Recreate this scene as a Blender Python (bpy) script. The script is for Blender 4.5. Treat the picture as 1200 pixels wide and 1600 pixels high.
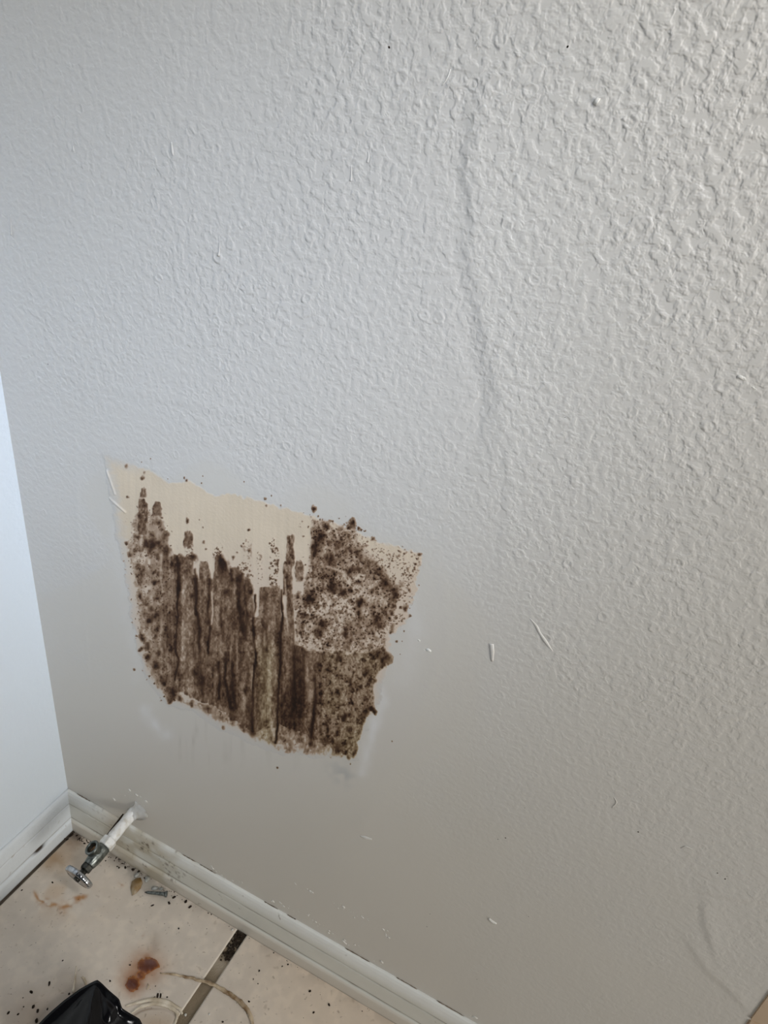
import bpy, bmesh, math, random
import numpy as np
from mathutils import Vector, Matrix, Euler

for o in list(bpy.data.objects):
    bpy.data.objects.remove(o, do_unlink=True)
scene = bpy.context.scene
COL = scene.collection

# ------------------------------------------------------------------ camera
W, H = 1200, 1600
FPX = 1089.213
ROT = (1.0544, -0.1141, 0.4459)
CAM = np.array((0.7021, -0.5225, 1.0993))
cd = bpy.data.cameras.new('camera')
cd.sensor_fit = 'VERTICAL'
cd.sensor_height = 36.0
cd.lens = FPX / H * 36.0
cd.clip_start = 0.02
cam = bpy.data.objects.new('camera', cd)
cam.location = CAM
cam.rotation_mode = 'XYZ'
cam.rotation_euler = ROT
COL.objects.link(cam)
scene.camera = cam

# ------------------------------------------------------------------ light
scene.view_settings.view_transform = 'Standard'
scene.view_settings.look = 'None'
scene.view_settings.gamma = 1.0
scene.view_settings.use_curve_mapping = False
scene.view_settings.exposure = 0.0

world = bpy.data.worlds.new('world')
scene.world = world
world.use_nodes = True
bg = world.node_tree.nodes['Background']
bg.inputs[0].default_value = (0.86, 0.89, 0.93, 1)
bg.inputs[1].default_value = 0.05


def area(name, loc, target, size, power, color):
    l = bpy.data.lights.new(name, 'AREA')
    l.shape = 'RECTANGLE'
    l.size, l.size_y = size
    l.energy = power
    l.color = color
    o = bpy.data.objects.new(name, l)
    o.location = loc
    d = Vector(target) - Vector(loc)
    o.rotation_euler = d.to_track_quat('-Z', 'Y').to_euler()
    COL.objects.link(o)
    return o


# daylight from far along the wall on the right, a shaded vanity lamp above right, and a
# narrow bluish spot added to brighten the left corner
area('window_light', (3.0, -1.0, 1.2), (.4, 0, .7), (.7, .7), 36.8, (1.0, .968, .91))
a = area('vanity_lamp', (1.3, -.6, 1.9), (.4, 0, .8), (.15, .15), 1.27, (1.0, .985, .965))
a.data.spread = math.radians(60)
a = area('corner_fill', (1.4, -1.2, 1.7), (.2, 0, .8), (.25, .25), .62, (.58, .73, 1.0))
a.data.spread = math.radians(30)


# ------------------------------------------------------------------ measuring helpers
def rotm(a):
    return np.array(Euler(a, 'XYZ').to_matrix())


RM = rotm(ROT)


def on(u, v, axis, val):
    """the point of the plane (axis = val) seen at photo position u, v"""
    d = RM @ np.array([(u - W / 2) / FPX, -(v - H / 2) / FPX, -1.0])
    t = (val - CAM[axis]) / d[axis]
    return CAM + d * t


def proj(P):
    c = (np.asarray(P, float) - CAM) @ RM
    return W / 2 + FPX * c[..., 0] / -c[..., 2], H / 2 - FPX * c[..., 1] / -c[..., 2]


def wl(u, v, y=0.0):
    return Vector(on(u, v, 1, y))


def fl(u, v, z=0.0):
    return Vector(on(u, v, 2, z))


# ------------------------------------------------------------------ numpy noise
def vnoise(u, v, sx, sy, seed):
    r = np.random.RandomState(seed)
    a = np.asarray(u) / sx + 37.7
    b = np.asarray(v) / sy + 51.3
    i0 = np.floor(a).astype(int)
    j0 = np.floor(b).astype(int)
    fa = a - i0
    fb = b - j0
    fa = fa * fa * (3 - 2 * fa)
    fb = fb * fb * (3 - 2 * fb)
    T = r.rand(256, 256)
    i0 &= 255
    j0 &= 255
    i1 = (i0 + 1) & 255
    j1 = (j0 + 1) & 255
    return (T[i0, j0] * (1 - fa) * (1 - fb) + T[i1, j0] * fa * (1 - fb) +
            T[i0, j1] * (1 - fa) * fb + T[i1, j1] * fa * fb)


def fbm(u, v, sx, sy, seed, o=3):
    s = 0
    t = 0
    for k in range(o):
        w = 0.5 ** k
        s = s + w * vnoise(u, v, sx / 2 ** k, sy / 2 ** k, seed + k)
        t += w
    return s / t


def spots(u, v, cell, rmin, rmax, prob, seed, soft=0.5, stretch=1.0):
    """irregular round spots, one at most per cell"""
    r = np.random.RandomState(seed)
    X = r.rand(256, 256); Y = r.rand(256, 256); Rr = r.rand(256, 256); Pp = r.rand(256, 256)
    wu = u + (vnoise(u, v, cell * .35, cell * .35, seed + 1) - .5) * cell * .45
    wv = v / stretch + (vnoise(u, v, cell * .35, cell * .35, seed + 2) - .5) * cell * .45
    a = wu / cell + 40
    b = wv / cell + 40
    i = np.floor(a).astype(int)
    j = np.floor(b).astype(int)
    out = np.zeros_like(a)
    for di in (-1, 0, 1):
        for dj in (-1, 0, 1):
            ii = (i + di) & 255
            jj = (j + dj) & 255
            dx = (a - (i + di) - X[ii, jj]) * cell
            dy = (b - (j + dj) - Y[ii, jj]) * cell
            rad = rmin + (rmax - rmin) * Rr[ii, jj] ** 2
            d = np.sqrt(dx * dx + dy * dy) / rad
            val = np.clip((1 + soft - d) / (2 * soft), 0, 1)
            out = np.maximum(out, val * (Pp[ii, jj] < prob))
    return out


def sdf(u, v, poly):
    """signed distance to a polygon, positive inside"""
    poly = np.array(poly, float)
    n = len(poly)
    best = np.full(u.shape, 1e9)
    inside = np.zeros(u.shape, bool)
    for k in range(n):
        x0, y0 = poly[k]
        x1, y1 = poly[(k + 1) % n]
        dx, dy = x1 - x0, y1 - y0
        t = np.clip(((u - x0) * dx + (v - y0) * dy) / (dx * dx + dy * dy + 1e-9), 0, 1)
        best = np.minimum(best, np.hypot(u - x0 - t * dx, v - y0 - t * dy))
        cond = (y0 > v) != (y1 > v)
        xi = x0 + (v - y0) * dx / (dy if abs(dy) > 1e-9 else 1e-9)
        inside ^= cond & (u < xi)
    return np.where(inside, best, -best)


def pline(u, v, pts):
    """distance to a polyline, and the position 0..1 along it"""
    pts = np.array(pts, float)
    best = np.full(u.shape, 1e9)
    side = np.zeros(u.shape)
    pos = np.zeros(u.shape)
    n = len(pts) - 1
    for k in range(n):
        x0, y0 = pts[k]
        x1, y1 = pts[k + 1]
        dx, dy = x1 - x0, y1 - y0
        t = np.clip(((u - x0) * dx + (v - y0) * dy) / (dx * dx + dy * dy), 0, 1)
        d = np.hypot(u - x0 - t * dx, v - y0 - t * dy)
        m = d < best
        best = np.where(m, d, best)
        s = np.sign((u - x0) * dy - (v - y0) * dx)
        side = np.where(m, s, side)
        pos = np.where(m, (k + t) / n, pos)
    return best, side, pos


def sm(x, a, b):
    t = np.clip((x - a) / (b - a), 0, 1)
    return t * t * (3 - 2 * t)


def lin(c):
    c = np.asarray(c, float) / 255
    return np.where(c <= .04045, c / 12.92, ((c + .055) / 1.055) ** 2.4)


# ------------------------------------------------------------------ materials
def new_mat(name, base=(.6, .6, .6), rough=.5, metal=0.0, spec=.5, coat=0.0):
    m = bpy.data.materials.new(name)
    m.use_nodes = True
    b = m.node_tree.nodes['Principled BSDF']
    b.inputs['Base Color'].default_value = (*base, 1)
    b.inputs['Roughness'].default_value = rough
    b.inputs['Metallic'].default_value = metal
    b.inputs['Specular IOR Level'].default_value = spec
    b.inputs['Coat Weight'].default_value = coat
    return m, m.node_tree.nodes, m.node_tree.links, b


def nd(nodes, typ, **kw):
    n = nodes.new(typ)
    for k, v in kw.items():
        setattr(n, k, v)
    return n


def mathn(nodes, links, op, a, b=None, c=None, clamp=False):
    n = nodes.new('ShaderNodeMath')
    n.operation = op
    n.use_clamp = clamp
    for i, x in enumerate((a, b, c)):
        if x is None:
            continue
        if isinstance(x, (int, float)):
            n.inputs[i].default_value = x
        else:
            links.new(x, n.inputs[i])
    return n.outputs[0]


def noise_col(m, nodes, links, bsdf, c1, c2, scale, detail=4, lo=.35, hi=.65):
    tc = nd(nodes, 'ShaderNodeTexCoord')
    n = nd(nodes, 'ShaderNodeTexNoise')
    n.inputs['Scale'].default_value = scale
    n.inputs['Detail'].default_value = detail
    links.new(tc.outputs['Object'], n.inputs['Vector'])
    r = nd(nodes, 'ShaderNodeValToRGB')
    r.color_ramp.elements[0].position = lo
    r.color_ramp.elements[1].position = hi
    r.color_ramp.elements[0].color = (*c1, 1)
    r.color_ramp.elements[1].color = (*c2, 1)
    links.new(n.outputs['Fac'], r.inputs[0])
    links.new(r.outputs[0], bsdf.inputs['Base Color'])
    return tc, n, r


def plaster(name, base, amp_const=None, dist=.00108, rough=.42, use_col=False):
    """painted orange-peel plaster; the relief strength is the attribute 'relief'"""
    m, N, L, b = new_mat(name, base, rough, spec=.42)
    tc = nd(N, 'ShaderNodeTexCoord')
    P = tc.outputs['Object']
    # domain warp
    nw = nd(N, 'ShaderNodeTexNoise')
    nw.inputs['Scale'].default_value = 90
    nw.inputs['Detail'].default_value = 1
    L.new(P, nw.inputs['Vector'])
    mix = nd(N, 'ShaderNodeVectorMath', operation='MULTIPLY_ADD')
    L.new(nw.outputs['Color'], mix.inputs[0])
    mix.inputs[1].default_value = (.004, .004, .004)
    L.new(P, mix.inputs[2])
    n1 = nd(N, 'ShaderNodeTexNoise')
    n1.inputs['Scale'].default_value = 158
    n1.inputs['Detail'].default_value = 2.0
    L.new(mix.outputs[0], n1.inputs['Vector'])
    mr = nd(N, 'ShaderNodeMapRange', interpolation_type='SMOOTHSTEP')
    mr.inputs['From Min'].default_value = .34
    mr.inputs['From Max'].default_value = .68
    L.new(n1.outputs['Fac'], mr.inputs['Value'])
    # droplets of the sprayed texture that burst into rings
    vo = nd(N, 'ShaderNodeTexVoronoi')
    vo.inputs['Scale'].default_value = 75
    L.new(mix.outputs[0], vo.inputs['Vector'])
    a = mathn(N, L, 'SUBTRACT', vo.outputs['Distance'], .30)
    a = mathn(N, L, 'ABSOLUTE', a)
    mr2 = nd(N, 'ShaderNodeMapRange', interpolation_type='SMOOTHSTEP')
    mr2.inputs['From Min'].default_value = .15
    mr2.inputs['From Max'].default_value = .0
    L.new(a, mr2.inputs['Value'])
    sep = nd(N, 'ShaderNodeSeparateColor')
    L.new(vo.outputs['Color'], sep.inputs[0])
    gate = mathn(N, L, 'GREATER_THAN', sep.outputs[0], .86)
    ring = mathn(N, L, 'MULTIPLY', mr2.outputs[0], gate)
    # fine stipple of the roller
    n3 = nd(N, 'ShaderNodeTexNoise')
    n3.inputs['Scale'].default_value = 420
    n3.inputs['Detail'].default_value = 3
    L.new(P, n3.inputs['Vector'])
    # slow waviness
    n4 = nd(N, 'ShaderNodeTexNoise')
    n4.inputs['Scale'].default_value = 7
    n4.inputs['Detail'].default_value = 2
    L.new(P, n4.inputs['Vector'])
    h = mathn(N, L, 'MULTIPLY', mr.outputs[0], .55)
    h = mathn(N, L, 'MULTIPLY_ADD', ring, .30, h)
    if amp_const is None:
        at = nd(N, 'ShaderNodeAttribute', attribute_name='relief')
        h = mathn(N, L, 'MULTIPLY', h, at.outputs['Fac'])
    else:
        h = mathn(N, L, 'MULTIPLY', h, amp_const)
    h = mathn(N, L, 'MULTIPLY_ADD', n3.outputs['Fac'], .03, h)
    h = mathn(N, L, 'MULTIPLY_ADD', n4.outputs['Fac'], .8, h)
    # faint vertical brush and trowel lines
    mp = nd(N, 'ShaderNodeMapping')
    mp.inputs['Scale'].default_value = (260, 260, 5)
    L.new(P, mp.inputs['Vector'])
    n5 = nd(N, 'ShaderNodeTexNoise')
    n5.inputs['Scale'].default_value = 1.0
    n5.inputs['Detail'].default_value = 2
    L.new(mp.outputs[0], n5.inputs['Vector'])
    h = mathn(N, L, 'MULTIPLY_ADD', n5.outputs['Fac'], .035, h)
    bp = nd(N, 'ShaderNodeBump')
    bp.inputs['Strength'].default_value = 1.0
    bp.inputs['Distance'].default_value = dist
    L.new(h, bp.inputs['Height'])
    L.new(bp.outputs[0], b.inputs['Normal'])
    if use_col:
        ca = nd(N, 'ShaderNodeAttribute', attribute_name='tint')
        L.new(ca.outputs['Color'], b.inputs['Base Color'])
    return m


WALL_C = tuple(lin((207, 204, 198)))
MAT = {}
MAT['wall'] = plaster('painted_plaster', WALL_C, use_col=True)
MAT['wall_side'] = plaster('painted_plaster_side', tuple(lin((214, 223, 231))), amp_const=.35)  # same paint copied bluer and brighter, cool light put into its colour


def attr_mat(name, rough, spec=.4, bump=None, rough_attr=False):
    m, N, L, b = new_mat(name, rough=rough, spec=spec)
    ca = nd(N, 'ShaderNodeAttribute', attribute_name='tint')
    L.new(ca.outputs['Color'], b.inputs['Base Color'])
    if bump:
        tc = nd(N, 'ShaderNodeTexCoord')
        n = nd(N, 'ShaderNodeTexNoise')
        n.inputs['Scale'].default_value = bump[0]
        n.inputs['Detail'].default_value = 4
        L.new(tc.outputs['Object'], n.inputs['Vector'])
        bp = nd(N, 'ShaderNodeBump')
        bp.inputs['Distance'].default_value = bump[1]
        L.new(n.outputs['Fac'], bp.inputs['Height'])
        L.new(bp.outputs[0], b.inputs['Normal'])
    return m


MAT['patch'] = attr_mat('bare_plaster', .55, .3, (300, .0003))
MAT['mould'] = attr_mat('mould_growth', .75, .2, (900, .0005))
MAT['tile'] = attr_mat('ceramic_tile', .38, .45, (70, .0006))
MAT['base'] = attr_mat('baseboard_paint', .38, .45, (120, .0004))
MAT['rust'] = attr_mat('rust', .12, .5)
MAT['grout'] = attr_mat('grout_mat', .85, .2, (500, .0015))
MAT['caulk'] = new_mat('white_paint_blob', tuple(lin((214, 212, 206))), .4)[0]
m, N, L, b = new_mat('caulk_strand_mat', rough=.5)
noise_col(m, N, L, b, tuple(lin((186, 170, 146))), tuple(lin((226, 216, 198))), 60)
MAT['strand'] = m
m, N, L, b = new_mat('caulk_strand_brown', rough=.5)
noise_col(m, N, L, b, tuple(lin((120, 92, 58))), tuple(lin((214, 196, 168))), 70)
MAT['strand_dirty'] = m
m, N, L, b = new_mat('chrome', rough=.16, metal=1)
noise_col(m, N, L, b, tuple(lin((150, 152, 154))), tuple(lin((205, 207, 210))), 120)
MAT['chrome'] = m
m, N, L, b = new_mat('dull_chrome', rough=.33, metal=.9)
noise_col(m, N, L, b, tuple(lin((84, 88, 84))), tuple(lin((140, 144, 140))), 150)
MAT['dull'] = m
m, N, L, b = new_mat('dark_metal', rough=.4, metal=.7)
noise_col(m, N, L, b, tuple(lin((38, 36, 32))), tuple(lin((84, 84, 78))), 160)
MAT['dark_metal'] = m
m, N, L, b = new_mat('brown_bore', rough=.8)
noise_col(m, N, L, b, tuple(lin((60, 38, 22))), tuple(lin((170, 128, 84))), 260)
MAT['bore'] = m
m, N, L, b = new_mat('painted_pipe', rough=.4)
noise_col(m, N, L, b, tuple(lin((196, 190, 176))), tuple(lin((232, 232, 230))), 90, lo=.3, hi=.55)
MAT['pipe_paint'] = m
m, N, L, b = new_mat('screw_steel', rough=.5, metal=.5)
noise_col(m, N, L, b, tuple(lin((84, 90, 88))), tuple(lin((120, 126, 124))), 300)
MAT['screw'] = m
m, N, L, b = new_mat('dirt', rough=.9, spec=.15)
noise_col(m, N, L, b, tuple(lin((26, 21, 17))), tuple(lin((62, 50, 40))), 300)
MAT['dirt'] = m
m, N, L, b = new_mat('gap_brown', rough=.8, spec=.2)
noise_col(m, N, L, b, tuple(lin((92, 80, 66))), tuple(lin((150, 136, 118))), 200)
MAT['gap_dark'] = m
m, N, L, b = new_mat('debris_grey', rough=.7)
noise_col(m, N, L, b, tuple(lin((150, 150, 144))), tuple(lin((196, 196, 192))), 160)
MAT['debris'] = m
m, N, L, b = new_mat('amber_flake', rough=.25)
noise_col(m, N, L, b, tuple(lin((168, 134, 84))), tuple(lin((206, 190, 162))), 45)
b.inputs['Transmission Weight'].default_value = .35
MAT['amber'] = m
m, N, L, b = new_mat('black_plastic', (.003, .003, .004), .16, spec=.32)
tc = nd(N, 'ShaderNodeTexCoord')
n = nd(N, 'ShaderNodeTexNoise'); n.inputs['Scale'].default_value = 14; n.inputs['Detail'].default_value = 3
L.new(tc.outputs['Object'], n.inputs['Vector'])
bp = nd(N, 'ShaderNodeBump'); bp.inputs['Distance'].default_value = .005
L.new(n.outputs['Fac'], bp.inputs['Height']); L.new(bp.outputs[0], b.inputs['Normal'])
MAT['bag'] = m
m, N, L, b = new_mat('tan_casing', rough=.45)
noise_col(m, N, L, b, tuple(lin((188, 164, 138))), tuple(lin((200, 178, 152))), 12)
MAT['tan'] = m
m, N, L, b = new_mat('sub_floor', rough=.9)
noise_col(m, N, L, b, tuple(lin((100, 90, 78))), tuple(lin((130, 118, 102))), 40)
MAT['subfloor'] = m


# ------------------------------------------------------------------ mesh helpers
def link(name, me, mat=None, parent=None, smooth=True):
    o = bpy.data.objects.new(name, me)
    COL.objects.link(o)
    if mat is not None and not me.materials:
        me.materials.append(mat)
    if smooth:
        me.polygons.foreach_set('use_smooth', np.ones(len(me.polygons), bool))
    if parent is not None:
        o.parent = parent
        o.matrix_parent_inverse = parent.matrix_world.inverted() if False else Matrix.Translation(-Vector(parent.location))
    return o


def thing(name, label, cat, loc=(0, 0, 0), group=None):
    o = bpy.data.objects.new(name, None)
    o.empty_display_size = .02
    o.location = loc
    COL.objects.link(o)
    tag(o, label, cat, group)
    return o


def tag(o, label, cat, group=None):
    o['label'] = label
    o['category'] = cat
    if group:
        o['group'] = group


def mesh_np(name, V, F, colors=None, floats=None):
    me = bpy.data.meshes.new(name)
    V = np.asarray(V, np.float32)
    F = np.asarray(F, np.int32)
    k = F.shape[1]
    me.vertices.add(len(V))
    me.vertices.foreach_set('co', V.ravel())
    me.loops.add(F.size)
    me.loops.foreach_set('vertex_index', F.ravel())
    me.polygons.add(len(F))
    me.polygons.foreach_set('loop_start', np.arange(0, F.size, k, dtype=np.int32))
    me.update(calc_edges=True)
    me.validate()
    if colors is not None:
        a = me.attributes.new('tint', 'FLOAT_COLOR', 'POINT')
        c = np.ones((len(V), 4), np.float32)
        c[:, :3] = colors
        a.data.foreach_set('color', c.ravel())
    if floats is not None:
        a = me.attributes.new('relief', 'FLOAT', 'POINT')
        a.data.foreach_set('value', np.asarray(floats, np.float32))
    return me


def grid_faces(nx, ny):
    i, j = np.meshgrid(np.arange(nx - 1), np.arange(ny - 1), indexing='ij')
    a = i * ny + j
    return np.stack([a, a + ny, a + ny + 1, a + 1], -1).reshape(-1, 4)


def compact(V, F, *arrs):
    used = np.unique(F)
    remap = np.full(len(V), -1)
    remap[used] = np.arange(len(used))
    return (V[used], remap[F]) + tuple(a[used] for a in arrs)


def bm_obj(name, bm, mat, parent=None, smooth=True):
    bmesh.ops.recalc_face_normals(bm, faces=bm.faces)
    me = bpy.data.meshes.new(name)
    bm.to_mesh(me)
    bm.free()
    return link(name, me, mat, parent, smooth)


def frame(d):
    d = Vector(d).normalized()
    a = Vector((0, 0, 1)) if abs(d.z) < .9 else Vector((1, 0, 0))
    x = d.cross(a).normalized()
    return x, d.cross(x).normalized(), d


def lathe(bm, origin, axis, prof, seg=24, caps=True, sy=1.0, ph=0):
    """prof: list of (distance along axis, radius)"""
    x, y, d = frame(axis)
    o = Vector(origin)
    rings = []
    for t, r in prof:
        rings.append([bm.verts.new(o + d * t + x * r * math.cos(2 * math.pi * k / seg + ph) +
                                   y * r * sy * math.sin(2 * math.pi * k / seg + ph)) for k in range(seg)])
    for a, b2 in zip(rings, rings[1:]):
        for k in range(seg):
            bm.faces.new((a[k], a[(k + 1) % seg], b2[(k + 1) % seg], b2[k]))
    if caps:
        bm.faces.new(rings[0][::-1])
        bm.faces.new(rings[-1])
    return rings


def tube(bm, pts, rad, seg=8, flat=1.0, up=None):
    """swept tube; rad a number or list; flat squashes it along 'up'"""
    pts = [Vector(p) for p in pts]
    n = len(pts)
    rad = rad if isinstance(rad, (list, tuple)) else [rad] * n
    rings = []
    for i, p in enumerate(pts):
        d = (pts[min(i + 1, n - 1)] - pts[max(i - 1, 0)]).normalized()
        u = Vector(up) if up is not None else (Vector((0, 0, 1)) if abs(d.z) < .9 else Vector((1, 0, 0)))
        s = d.cross(u).normalized()
        u2 = s.cross(d).normalized()
        rings.append([bm.verts.new(p + s * rad[i] * math.cos(2 * math.pi * k / seg) +
                                   u2 * rad[i] * flat * math.sin(2 * math.pi * k / seg)) for k in range(seg)])
    for a, b2 in zip(rings, rings[1:]):
        for k in range(seg):
            bm.faces.new((a[k], a[(k + 1) % seg], b2[(k + 1) % seg], b2[k]))
    bm.faces.new(rings[0][::-1])
    bm.faces.new(rings[-1])


def smooth_pts(pts, n):
    """Catmull-Rom through the points"""
    P = [Vector(p) for p in pts]
    P = [P[0] * 2 - P[1]] + P + [P[-1] * 2 - P[-2]]
    out = []
    m_ = len(P) - 3
    for i in range(n):
        t = i / (n - 1) * m_
        k = min(int(t), m_ - 1)
        t -= k
        a, b2, c, d = P[k:k + 4]
        out.append(.5 * ((2 * b2) + (c - a) * t + (2 * a - 5 * b2 + 4 * c - d) * t * t + (3 * b2 - a - 3 * c + d) * t ** 3))
    return out


def box(bm, lo, hi):
    vs = [bm.verts.new((x, y, z)) for x in (lo[0], hi[0]) for y in (lo[1], hi[1]) for z in (lo[2], hi[2])]
    for f in ((0, 1, 3, 2), (4, 6, 7, 5), (0, 4, 5, 1), (2, 3, 7, 6), (0, 2, 6, 4), (1, 5, 7, 3)):
        bm.faces.new([vs[i] for i in f])


def crumb(bm, c, r, rng, flat=.6, el=1.0):
    """small irregular lump resting on z = c.z"""
    geo = bmesh.ops.create_icosphere(bm, subdivisions=1, radius=r)
    a = rng.random() * 6.28
    for v in geo['verts']:
        p = v.co * (1 + rng.uniform(-.25, .25))
        p.x *= el
        p = Vector((p.x * math.cos(a) - p.y * math.sin(a), p.x * math.sin(a) + p.y * math.cos(a), p.z * flat))
        p.z = max(p.z, -r * flat * .5) + r * flat * .5
        v.co = p + Vector(c)


# ------------------------------------------------------------------ wall_back
def control_field(u, v, pts, power=2.2, s=60.):
    num = 0
    den = 0
    for x, y, a in pts:
        w = 1.0 / (((u - x) ** 2 + (v - y) ** 2) / s ** 2 + .15) ** power
        num = num + w * a
        den = den + w
    return num / den


RELIEF = [(100, 100, .42), (100, 350, .5), (100, 550, .62), (60, 700, .5), (110, 850, .35), (100, 1000, .16), (130, 1150, .05),
          (350, 100, .5), (350, 300, .62), (350, 500, .7), (300, 620, .5), (400, 680, .55), (240, 690, .3),
          (600, 100, .85), (600, 300, .75), (600, 500, .7), (560, 700, .55), (640, 780, .4), (700, 700, .6),
          (800, 100, 1.25), (850, 300, 1.05), (850, 500, .9), (850, 700, .9), (850, 850, .85), (900, 1000, .7), (760, 900, .45),
          (1100, 100, 1.5), (1100, 300, 1.35), (1100, 500, 1.2), (1100, 700, 1.1), (1100, 900, .95), (1100, 1050, .8), (1050, 1200, .55),
          (700, 950, .12), (660, 1000, .06), (700, 1080, .16), (800, 1100, .4), (800, 1220, .35), (700, 1230, .2), (620, 1150, .05),
          (900, 1300, .32), (750, 1350, .16), (1000, 1400, .3), (1120, 1350, .4), (850, 1480, .14), (1050, 1550, .25), (1180, 1450, .4),
          (600, 1300, .07), (600, 1420, .06), (450, 1300, .03), (300, 1250, .03), (350, 1000, .03), (200, 1180, .03), (450, 1000, .03),
          (190, 800, .05), (165, 950, .05), (550, 1000, .03), (330, 780, .05), (500, 820, .12), (600, 900, .05)]

X1, Z1 = 1.9, 2.3


def wall_heights(u, v, x, z):
    """slow shape of the wall: taped seam, dents, trowel ridge (metres, towards the room)"""
    h = np.zeros_like(u)
    d, s, t = pline(u, v, [(765, 60), (752, 150), (738, 215), (728, 260), (738, 340), (732, 400), (742, 450), (765, 560),
                           (778, 620), (768, 690), (752, 770)])
    sd = d * s    # + on the right
    wid = 14 + 12 * vnoise(u, v, 200, 60, 8) + 8 * sm(v, 480, 620)
    sd = sd + 7 * (fbm(u, v, 26, 26, 18, 2) - .5)
    prof = sm(sd, -wid, wid * .5) * np.exp(-np.clip(sd, 0, None) / 48.) - .3 * np.exp(-((sd + wid) / 14) ** 2)
    prof = prof * (.7 + .6 * vnoise(u, v, 300, 70, 19))
    fade = sm(t, 0, .12) * (1 - .8 * sm(t, .8, 1.0)) * sm(900 - v, 0, 150)
    h += .00115 * prof * fade
    d, s, t = pline(u, v, [(775, 600), (790, 760), (785, 850), (775, 950)])
    sd = d * s
    h += .0005 * sm(sd, -8, 6) * np.exp(-np.clip(sd, 0, None) / 40.) * sm(v, 600, 680) * sm(980 - v, 0, 150)
    # lower right dents
    for pts, a in (([(1098, 1430), (1100, 1445), (1108, 1470)], .0014), ([(1085, 1492), (1105, 1520), (1130, 1540), (1150, 1562)], .0012),
                   ([(1115, 1398), (1160, 1408), (1230, 1412)], .0008)):
        d, s, t = pline(u, v, pts)
        sd = d * s
        h += a * sm(sd, -5, 5) * np.exp(-np.clip(sd, 0, None) / 26.) * np.exp(-(np.clip(d, 0, None) / 60.) ** 2)
    # edge of the skim coat around the patch
    d, s, t = pline(u, v, [(130, 600), (260, 620), (400, 655), (500, 705), (600, 760), (690, 800)])
    h += .0005 * np.exp(-(d / 7) ** 2) * vnoise(u, v, 40, 40, 5)
    d, s, t = pline(u, v, [(690, 880), (700, 1000), (660, 1100), (610, 1200), (560, 1300)])
    h += .0004 * np.exp(-(d / 9) ** 2) * vnoise(u, v, 30, 30, 6)
    d, s, t = pline(u, v, [(118, 660), (120, 800), (128, 900), (135, 1010), (140, 1100)])
    h += .0005 * np.exp(-(d / 3.5) ** 2) * vnoise(u, v, 20, 20, 7)
    return h


def make_wall_back():
    fine_x = np.arange(0, 1.02, .0027)
    xs = np.concatenate([fine_x, np.linspace(fine_x[-1] + .03, X1, 25)])
    fine_z = np.arange(0, 1.24, .0027)
    zs = np.concatenate([fine_z, np.linspace(fine_z[-1] + .03, Z1, 25)])
    X, Z = np.meshgrid(xs, zs, indexing='ij')
    P = np.stack([X, np.zeros_like(X), Z], -1)
    u, v = proj(P)
    u = np.clip(u, -900, 2500); v = np.clip(v, -1500, 3000)
    h = wall_heights(u, v, X, Z)
    h += .0005 * (fbm(X, Z, .22, .22, 3, 3) - .5) * 2
    h[0, :] = 0
    relief = control_field(u, v, RELIEF)
    relief = relief * (1 - sm(np.maximum(u - 1300, -v - 100), 0, 200)) + .6 * sm(np.maximum(u - 1300, -v - 100), 0, 200)
    relief *= (.8 + .5 * fbm(X, Z, .07, .07, 9, 2)) * np.where(relief > .2, 1.2 - .38 * sm(u, 300, 1000), 1.0)
    P[..., 1] = -h
    base = np.array(WALL_C)
    n = fbm(X, Z, .18, .18, 21, 3)[..., None]
    c = base * (1 + .05 * (n - .5))
    # skim coated zone tinted slightly warmer, floor-bounced light put into the colour
    sk = (1 - sm(relief, .08, .35))[..., None]
    c = c * (1 - sk * np.array([.0, .01, .035]))
    # white putty smears beside and below the patch
    for pts, w, a in (([(225, 1110), (238, 1128), (256, 1148)], 9, .4), ([(592, 1082), (598, 1095), (585, 1135), (572, 1180), (566, 1205)], 9, .42),
                      ([(640, 930), (650, 990), (630, 1060)], 16, .14), ([(180, 820), (200, 960), (214, 1060)], 10, .07)):
        d, s, t = pline(u, v, pts)
        m_ = (np.exp(-((d + 9 * (fbm(u, v, 12, 12, 77, 2) - .5)) / w) ** 2) * (.4 + .8 * vnoise(u, v, 10, 22, 78)))[..., None] * a
        c = c * (1 - m_) + np.array(lin((238, 240, 244))) * m_
    # bluish-grey blotch under the mould
    for x0, y0, r_, a in ((540, 1212, 14, .3), (525, 1200, 16, .16)):
        m_ = (np.exp(-((u - x0) ** 2 + (v - y0) ** 2) / r_ ** 2) * a * sm(vnoise(u, v, 9, 9, 71), .1, .7))[..., None]
        c = c * (1 - m_) + np.array(lin((120, 134, 146))) * m_
    # grime around the pipe hole and above the baseboard
    d = np.hypot(u - 190, v - 1292)
    m_ = (np.exp(-(d / 26) ** 2) * .35)[..., None]
    c = c * (1 - m_) + np.array(lin((140, 124, 98))) * m_
    # faint run stains under the patch
    st = sm(vnoise(u, v, 5, 60, 41), .55, .85) * sm(v, 1110, 1135) * (1 - sm(v, 1150, 1215)) * sm(u, 255, 290) * (1 - sm(u, 470, 520))
    m_ = (st * .2 * vnoise(u, v, 9, 14, 43))[..., None]
    c = c * (1 - m_) + np.array(lin((120, 112, 92))) * m_
    me = mesh_np('wall_back', P.reshape(-1, 3), grid_faces(len(xs), len(zs)), c.reshape(-1, 3), relief.ravel())
    return link('wall_back', me, MAT['wall'])


wall_back = make_wall_back()
wall_back['kind'] = 'structure'


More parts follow.
